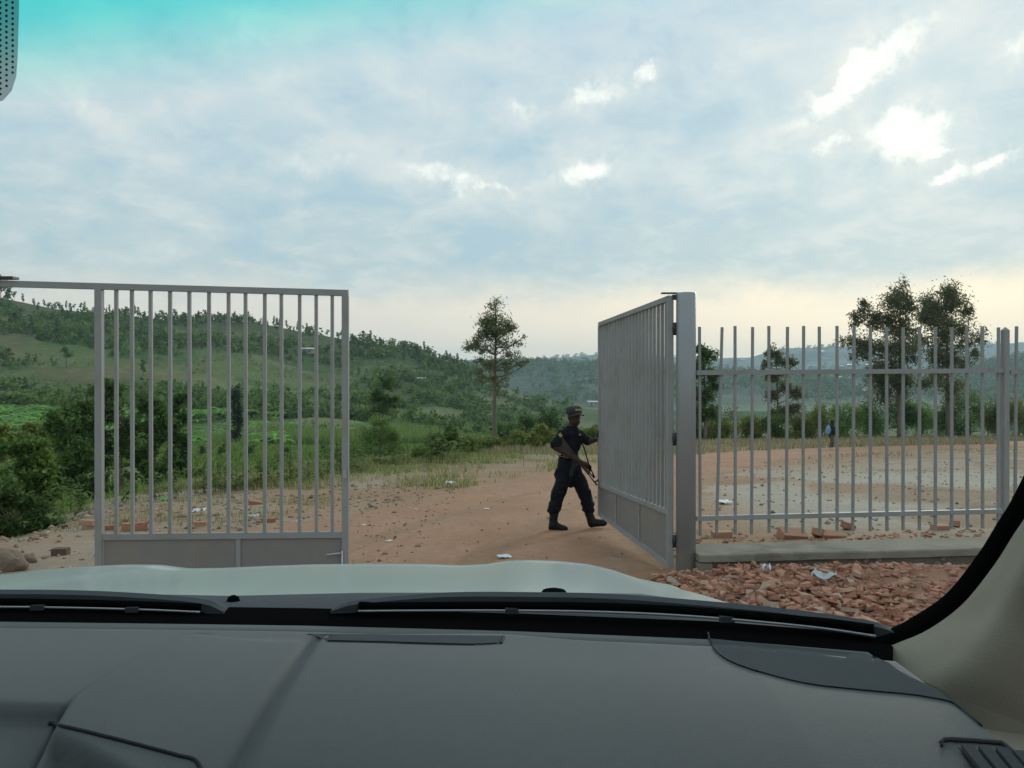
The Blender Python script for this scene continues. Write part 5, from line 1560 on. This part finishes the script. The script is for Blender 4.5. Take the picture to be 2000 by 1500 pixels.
# darker insert at the right, below the pillar
top = [(1382, 1250), (1450, 1254), (1540, 1261), (1640, 1270), (1722, 1281), (1762, 1310), (1830, 1346), (1920, 1384)]
bot = [(1384, 1247), (1400, 1276), (1440, 1299), (1500, 1319), (1580, 1338), (1680, 1350), (1800, 1362), (1925, 1388)]
top, bot = catmull(top, 60), catmull(bot, 60)
rows = [[dpt(*(top[i] * (1 - f) + bot[i] * f)) + np.array([0, 0, -.0012 if f == 0 else .0016]) for i in range(60)] for f in np.linspace(0, 1, 12)]
V, Fc = loft(rows); cpart('dash_insert', V, Fc, M['dash_dark'])
seam('seam', [(1383, 1238), (1392, 1262), (1412, 1284), (1440, 1299), (1480, 1313)], .0011, dz_=.001)
# air vent at lower right
vt = catmull([(1838, 1456), (1850, 1449), (1900, 1451), (1960, 1456), (2060, 1464)], 24); seam('vent_rim', [tuple(v) for v in vt], .0015, 'dash_dark', .002)
seam('seam', [(1840, 1462), (1846, 1452), (1900, 1453.5), (1960, 1458), (2060, 1467)], .0012, dz_=.0015)
vb = [dpt(1870, 1467), dpt(2080, 1484), dpt(2100, 1580), dpt(1935, 1560)]
V = np.array([v + np.array([0, 0, .003]) for v in vb]); cpart('vent_well', V, np.array([[0, 1, 2, 3]]), M['seam'], False)
for i in range(6):
    p0 = dpt(1890 + i * 34, 1473 + i * 2.4); p1 = dpt(1945 + i * 34, 1540 + i * 2.5)
    mb = MB().beam(Vector(p0) + Vector((0, 0, .005)), Vector(p1) + Vector((0, 0, .005)), .009, .004); cmb('vent_slat', mb, M['dash_dark'])

# black band at the foot of the windscreen
pxs = np.linspace(-700, 1745, 90)
def band(pyoff, zo):
    out = []
    for p in pxs:
        y = 1.1
        for _ in range(6): y = float(zf((p - 1000) / F * y)) + zo
        out.append(P(p, np.interp(p, FE[:, 0], FE[:, 1]) + pyoff, y))
    return np.array(out)
V, Fc = loft([band(26, -.024), band(4, -.004), band(-8, .02), band(-26, .05)]); cpart('windscreen_seal', V, Fc, M['rubber'])
# cowl between bonnet and glass
CB = np.array([(-700, 1158), (0, 1157), (250, 1160), (450, 1164), (700, 1158), (1060, 1157), (1250, 1160), (1450, 1186), (1600, 1206), (1745, 1226)], float)
cow = []
for f, zo in ((1, .05), (.5, .09), (.06, .15), (0, .17)):
    r_ = []
    for p in pxs:
        y = 1.1
        for _ in range(6): y = float(zf((p - 1000) / F * y)) + zo
        a = np.interp(p, FE[:, 0], FE[:, 1]) - 18; b_ = np.interp(p, CB[:, 0], CB[:, 1])
        r_.append(P(p, b_ + (a - b_) * f, y))
    cow.append(r_)
r_ = [Vector((v.x, v.y + .04, v.z - .06)) for v in cow[-1]]; cow.append(r_)
V, Fc = loft(cow); cpart('cowl_panel', V, Fc, M['plastic'])

# bonnet
SIL = [(-420, 1190), (-250, 1150), (-120, 1131), (0, 1120), (70, 1111), (150, 1106), (230, 1103.5), (290, 1105), (345, 1113), (420, 1113), (500, 1110), (600, 1107), (700, 1106), (820, 1106), (900, 1108), (950, 1105), (990, 1098), (1030, 1096), (1090, 1097), (1150, 1102), (1200, 1113), (1250, 1129), (1290, 1136), (1330, 1143), (1380, 1158)]
sx_ = np.array([p for p, _ in SIL]); sy_ = np.array([q for _, q in SIL])
xb = np.linspace(-1.72, .50, 160)
rows = []
for f in np.linspace(0, 1, 46):
    y = 1.30 + f * 1.05
    zr = EYE - (np.interp(1000 + F * xb / 1.30, CB[:, 0], CB[:, 1]) + 6 - HZ) / F * 1.30       # along the cowl
    zs_ = EYE - (np.interp(1000 + F * xb / 2.05, sx_, sy_) - HZ) / F * 2.05                     # crest line
    z1 = zr + .030 * math.sin(min(1, f / .714) * math.pi / 2) * 0
    g_ = min(1, f / .714)
    gs = g_ ** 1.1
    z = zr * (1 - gs) + zs_ * gs
    over = max(0, (f - .714) / .286)
    z = z - .10 * over ** 1.6
    z = z - 1.6 * np.maximum(0, xb - (.425 - .02 * f)) ** 1.5 - 1.6 * np.maximum(0, -(xb + 1.27)) ** 1.5 * (f > -1)
    rows.append(np.stack([xb, np.full_like(xb, y) - .05 * ((xb - CX) / .88) ** 2, z], -1))
V, Fc = loft(rows); o = cpart('bonnet', V, Fc, M['bonnet'])
nose = rows[-1].copy(); n2_ = nose.copy(); n2_[:, 1] += .06; n2_[:, 2] -= .25; n3_ = n2_.copy(); n3_[:, 2] -= .5
V, Fc = loft([nose, n2_, n3_]); cpart('front_panel', V, Fc, M['bonnet'])


# wipers: arm, rubber blade and bright spine
def wiper(arm, blade, w0, w1, zo):
    root = link('wiper', None, car)
    def toP(pts, zo_, n=36):
        out = []
        for a, b_ in catmull(pts, n):
            y = 1.1
            for _ in range(6): y = float(zf((a - 1000) / F * y)) + zo_
            out.append(P(a, b_, y) - Vector((CX, 1, 0)))
        return out
    q = toP(arm, zo); w = np.interp(np.linspace(0, 1, len(q)), [0, .08, .3, .9, 1], [w0 * .3, w0, (w0 + w1) / 2, w1, w1 * .5])
    m = MB(); n = len(q)
    vs = []
    for p, ww in zip(q, w): vs += [p + Vector((0, -.008, -ww)), p + Vector((0, .012, -ww)), p + Vector((0, .014, ww * .7)), p + Vector((0, .004, ww)), p + Vector((0, -.008, ww * .6))]
    m.add(vs, [(i * 5 + k, i * 5 + (k + 1) % 5, (i + 1) * 5 + (k + 1) % 5, (i + 1) * 5 + k) for i in range(n - 1) for k in range(5)] + [(4, 3, 2, 1, 0), tuple((n - 1) * 5 + k for k in range(5))])
    m.build('arm', M['plastic'], root)
    q = toP(blade, zo - .012)
    MB().tube(q, .0018, 6).build('spine', M['chrome'], root, smooth=True)
    q2 = [p + Vector((0, .006, .006)) for p in q]
    MB().tube(q2, .006, 6).build('rubber', M['rubber'], root, smooth=True)
    for k in (int(n * .3), int(n * .68)):
        MB().box(q[k], (.018, .008, .007)).build('clip', M['plastic'], root)
    return root


wiper([(440, 1194), (380, 1180), (250, 1170), (130, 1165), (0, 1164), (-200, 1164), (-450, 1165)], [(390, 1196), (300, 1192), (200, 1189), (100, 1187), (0, 1186), (-400, 1187)], .008, .0075, .035)
wiper([(648, 1193), (700, 1183), (800, 1174), (900, 1169), (1050, 1170), (1200, 1174), (1400, 1190), (1550, 1206), (1700, 1228), (1752, 1240)], [(700, 1194), (850, 1193), (1000, 1193), (1150, 1195), (1300, 1201), (1450, 1212), (1600, 1227), (1712, 1243)], .007, .0085, .035)
for (px_, py_, w_) in ((1082, 1159, .024), (455, 1172, .011)):
    y = 1.24; p = P(px_, py_, y)
    mb = MB().lathe([(w_, -.02), (w_, -.004), (w_ * .75, .004), (w_ * .3, .007)], 14, (p.x, p.y, p.z)); cmb('wiper_pivot', mb, M['rubber'], True)

# right pillar trim (beige) and its black seal
PT = [[(1722, 1270, .905), (1772, 1312, .87), (1850, 1352, .83), (2000, 1414, .75), (2220, 1500, .62)],
      [(1752, 1257, .90), (1815, 1288, .86), (1885, 1318, .82), (2020, 1365, .735), (2240, 1440, .60)],
      [(1812, 1231, .89), (1865, 1248, .85), (1925, 1270, .81), (2045, 1300, .72), (2260, 1350, .585)],
      [(1880, 1181, .87), (1920, 1190, .84), (1968, 1200, .80), (2075, 1215, .705), (2290, 1250, .57)],
      [(1940, 1107, .85), (1965, 1113, .82), (2010, 1117, .78), (2110, 1120, .69), (2320, 1130, .555)],
      [(1979, 1046, .825), (2005, 1032, .80), (2050, 1030, .76), (2150, 1020, .67), (2360, 1000, .54)],
      [(2017, 984, .80), (2050, 952, .775), (2095, 945, .735), (2200, 925, .65), (2410, 890, .52)],
      [(2110, 788, .74), (2150, 750, .715), (2200, 735, .68), (2310, 700, .60), (2530, 640, .49)],
      [(2280, 400, .63), (2325, 385, .61), (2380, 360, .58), (2500, 310, .52), (2760, 220, .44)],
      [(2480, -40, .54), (2530, -60, .52), (2590, -90, .50), (2730, -150, .45), (3000, -250, .39)],
      [(2720, -440, .46), (2770, -460, .44), (2830, -500, .42), (2980, -560, .38), (3250, -650, .33)]]
PT = [[(r[0][0], r[0][1], r[0][2]), r[1], r[2], (r[3][0], r[3][1], r[2][2] - .028), (r[4][0], r[4][1], r[2][2] - .045)] for r in PT]
g = np.array([[tuple(P(*q)) for q in r] for r in PT])
g = np.array([catmull([tuple(q) for q in g[:, j]], 60) for j in range(g.shape[1])])
g = np.array([catmull([tuple(q) for q in g[:, i]], 24) for i in range(60)])
V, Fc = loft(g); cpart('pillar_trim', V, Fc[:, ::-1], M['beige'])
foot = g[0]; ft2 = foot + np.array([0, .01, -.09]); V, Fc = loft([foot, ft2]); cpart('pillar_foot', V, Fc, M['beige'])
edge = [(1600, 1256, .955), (1690, 1260, .93), (1742, 1248, .915), (1798, 1220, .91), (1866, 1172, .895), (1928, 1095, .875), (1966, 1035, .85), (2004, 972, .825), (2094, 785, .76), (2264, 412, .65), (2462, -50, .555), (2700, -445, .47)]
c = catmull([tuple(P(*q)) for q in edge], 70)
mb = MB().tube([tuple(q) for q in c], list(np.interp(np.linspace(0, 1, 70), [0, .1, .2, .5, 1], [.009, .0105, .0105, .0105, .0105])), 10); cmb('door_seal', mb, M['rubber'], True)

# glass: clear pane, turquoise shade band, dotted patch behind the mirror foot
def pane_pt(x, Z):
    y = float(zf(x)) + .03 - (Z - 1.50) * (.60 / .60) * .95
    return (x, y, Z)


mg_ = bpy.data.materials.new('clear_glass'); mg_.use_nodes = True; n_ = mg_.node_tree; n_.nodes.clear()
oo = n_.nodes.new('ShaderNodeOutputMaterial'); tb = n_.nodes.new('ShaderNodeBsdfTransparent'); tb.inputs[0].default_value = (.935, .985, .965, 1); n_.links.new(tb.outputs[0], oo.inputs[0])
xg = np.linspace(-1.2, .46, 24)
V, Fc = loft([[pane_pt(x, z) for x in xg] for z in np.linspace(1.46, 2.16, 8)])
cpart('windscreen', V, Fc, mg_)
mb_ = bpy.data.materials.new('shade_band'); mb_.use_nodes = True; n_ = mb_.node_tree; n_.nodes.clear()
oo = n_.nodes.new('ShaderNodeOutputMaterial'); tb = n_.nodes.new('ShaderNodeBsdfTransparent')
sp_ = n_.nodes.new('ShaderNodeSeparateXYZ'); n_.links.new(n_.nodes.new('ShaderNodeTexCoord').outputs['Object'], sp_.inputs[0])
zc = X(n_, sp_.outputs[2]) - (X(n_, sp_.outputs[0]) - .42) * .055
f_ = zc.smooth(2.038, 2.108)
n_.links.new(mixc(n_, f_, (1, 1, 1), (.17, .93, .86)), tb.inputs[0]); n_.links.new(tb.outputs[0], oo.inputs[0])
V, Fc = loft([[np.array(pane_pt(x, z)) + np.array([0, -.006, 0]) for x in xg] for z in np.linspace(2.028, 2.16, 5)])
cpart('shade_band', V, Fc, mb_)
# dotted patch
mf = bpy.data.materials.new('dotted_patch'); mf.use_nodes = True; n_ = mf.node_tree; b_ = n_.nodes['Principled BSDF']
b_.inputs['Base Color'].default_value = (.22, .27, .27, 1); b_.inputs['Roughness'].default_value = .6
tb = n_.nodes.new('ShaderNodeBsdfTransparent'); mx = n_.nodes.new('ShaderNodeMixShader'); mx.inputs[0].default_value = .62
tl = n_.nodes.new('ShaderNodeBsdfTransparent')
n_.links.new(tb.outputs[0], mx.inputs[1]); n_.links.new(b_.outputs[0], mx.inputs[2]); n_.links.new(mx.outputs[0], n_.nodes['Material Output'].inputs[0])
def patch_pt(px, py, lift=.0):
    zs_ = np.linspace(.35, 1.1, 800); d_ = [abs((np.array(pane_pt((px - 1000) / F * z, EYE - (py - HZ) / F * z)))[1] - z) for z in zs_]
    z = zs_[int(np.argmin(d_))] - .012 - lift; p = P(px, py, z); return np.array([p.x, p.y, p.z])
left = [(-160, -60), (-160, 60), (-160, 150), (-150, 180), (-130, 195), (-110, 200)]
ol = [(40, -60), (38, 40), (36, 110), (33, 150), (24, 178), (8, 196), (-10, 204)]
rows = [[patch_pt(a + (b2 - a) * f, c_ + (d2 - c_) * f) for f in np.linspace(0, 1, 8)] for (b2, d2), (a, c_) in zip(ol, [(-140, -60), (-139, 40), (-137, 110), (-134, 150), (-126, 178), (-110, 196), (-90, 204)])]
V, Fc = loft(rows); cpart('mirror_patch', V, Fc, mf)
mb = MB()
for i in range(14):
    for j in range(24):
        a, b2 = 26 - i * 12, 195 - j * 10.5 + (i % 2) * 5
        lim = 38 if b2 < 130 else 38 - (b2 - 130) ** 1.55 / 18
        if a > lim - 6 or a < -100: continue
        p = patch_pt(a, b2, .002); r_ = .0011
        mb.add([(p[0] + r_ * math.cos(t), p[1], p[2] + r_ * math.sin(t)) for t in np.linspace(0, 5.236, 6)], [(0, 1, 2, 3, 4, 5)])
o = cmb('patch_dots', mb, M['seam']); o['kind'] = 'stuff'

# shell that shades the cabin: roof, sides, back, left pillar, bonnet sides
def slab(name, c, s, m='liner'): return cmb(name, MB().box(c, s), M[m])
slab('roof', (CX, -.55, 2.21), (1.75, 2.0, .04)); slab('header', (CX, .49, 2.185), (1.7, .10, .05))
slab('cabin_floor', (CX, -.5, .62), (1.8, 2.4, .06), 'plastic')
for s_ in (-1, 1):
    slab('door', (CX + s_ * .93, -.3, 1.02), (.06, 2.4, .85), 'beige')
    slab('fender', (CX + s_ * .93, 1.6, .85), (.05, 1.4, .55), 'bonnet')
    slab('middle_pillar', (CX + s_ * .88, -.35, 1.8), (.06, .14, .84), 'beige')
    cmb('pillar', MB().beam((CX + s_ * .89, .95 - .03, 1.42), (CX + s_ * .80, .42, 2.19), .05, .08), M['beige']) if s_ < 0 else cmb('pillar', MB().beam((CX + 1.0, .90, 1.42), (CX + .93, .44, 2.19), .04, .06), M['bonnet'])
slab('rear_wall', (CX, -1.6, 1.4), (1.8, .06, 1.6))
for s_ in (-1, 1): slab('rear_light_blocker', (CX + s_ * .90, -1.02, 1.82), (.03, 1.16, .76))  # unseen opaque panels added to block side light and darken the rear cabin
wm = MB().lathe([(.37, -.12), (.39, -.08), (.39, .08), (.37, .12)], 28).mesh('wheel', M['rubber'])
for s_ in (-1, 1):
    for y in (1.75, -1.1):
        o = link('wheel', wm, car); o.location = (s_ * .82, y - 1.0, .39); o.rotation_euler = (0, R(90), 0)
for s_ in (-1, 1):
    slab('seat', (CX + s_ * .42, -.75, 1.0), (.5, .5, .16), 'plastic'); slab('seat_back', (CX + s_ * .42, -1.05, 1.35), (.48, .14, .7), 'plastic')
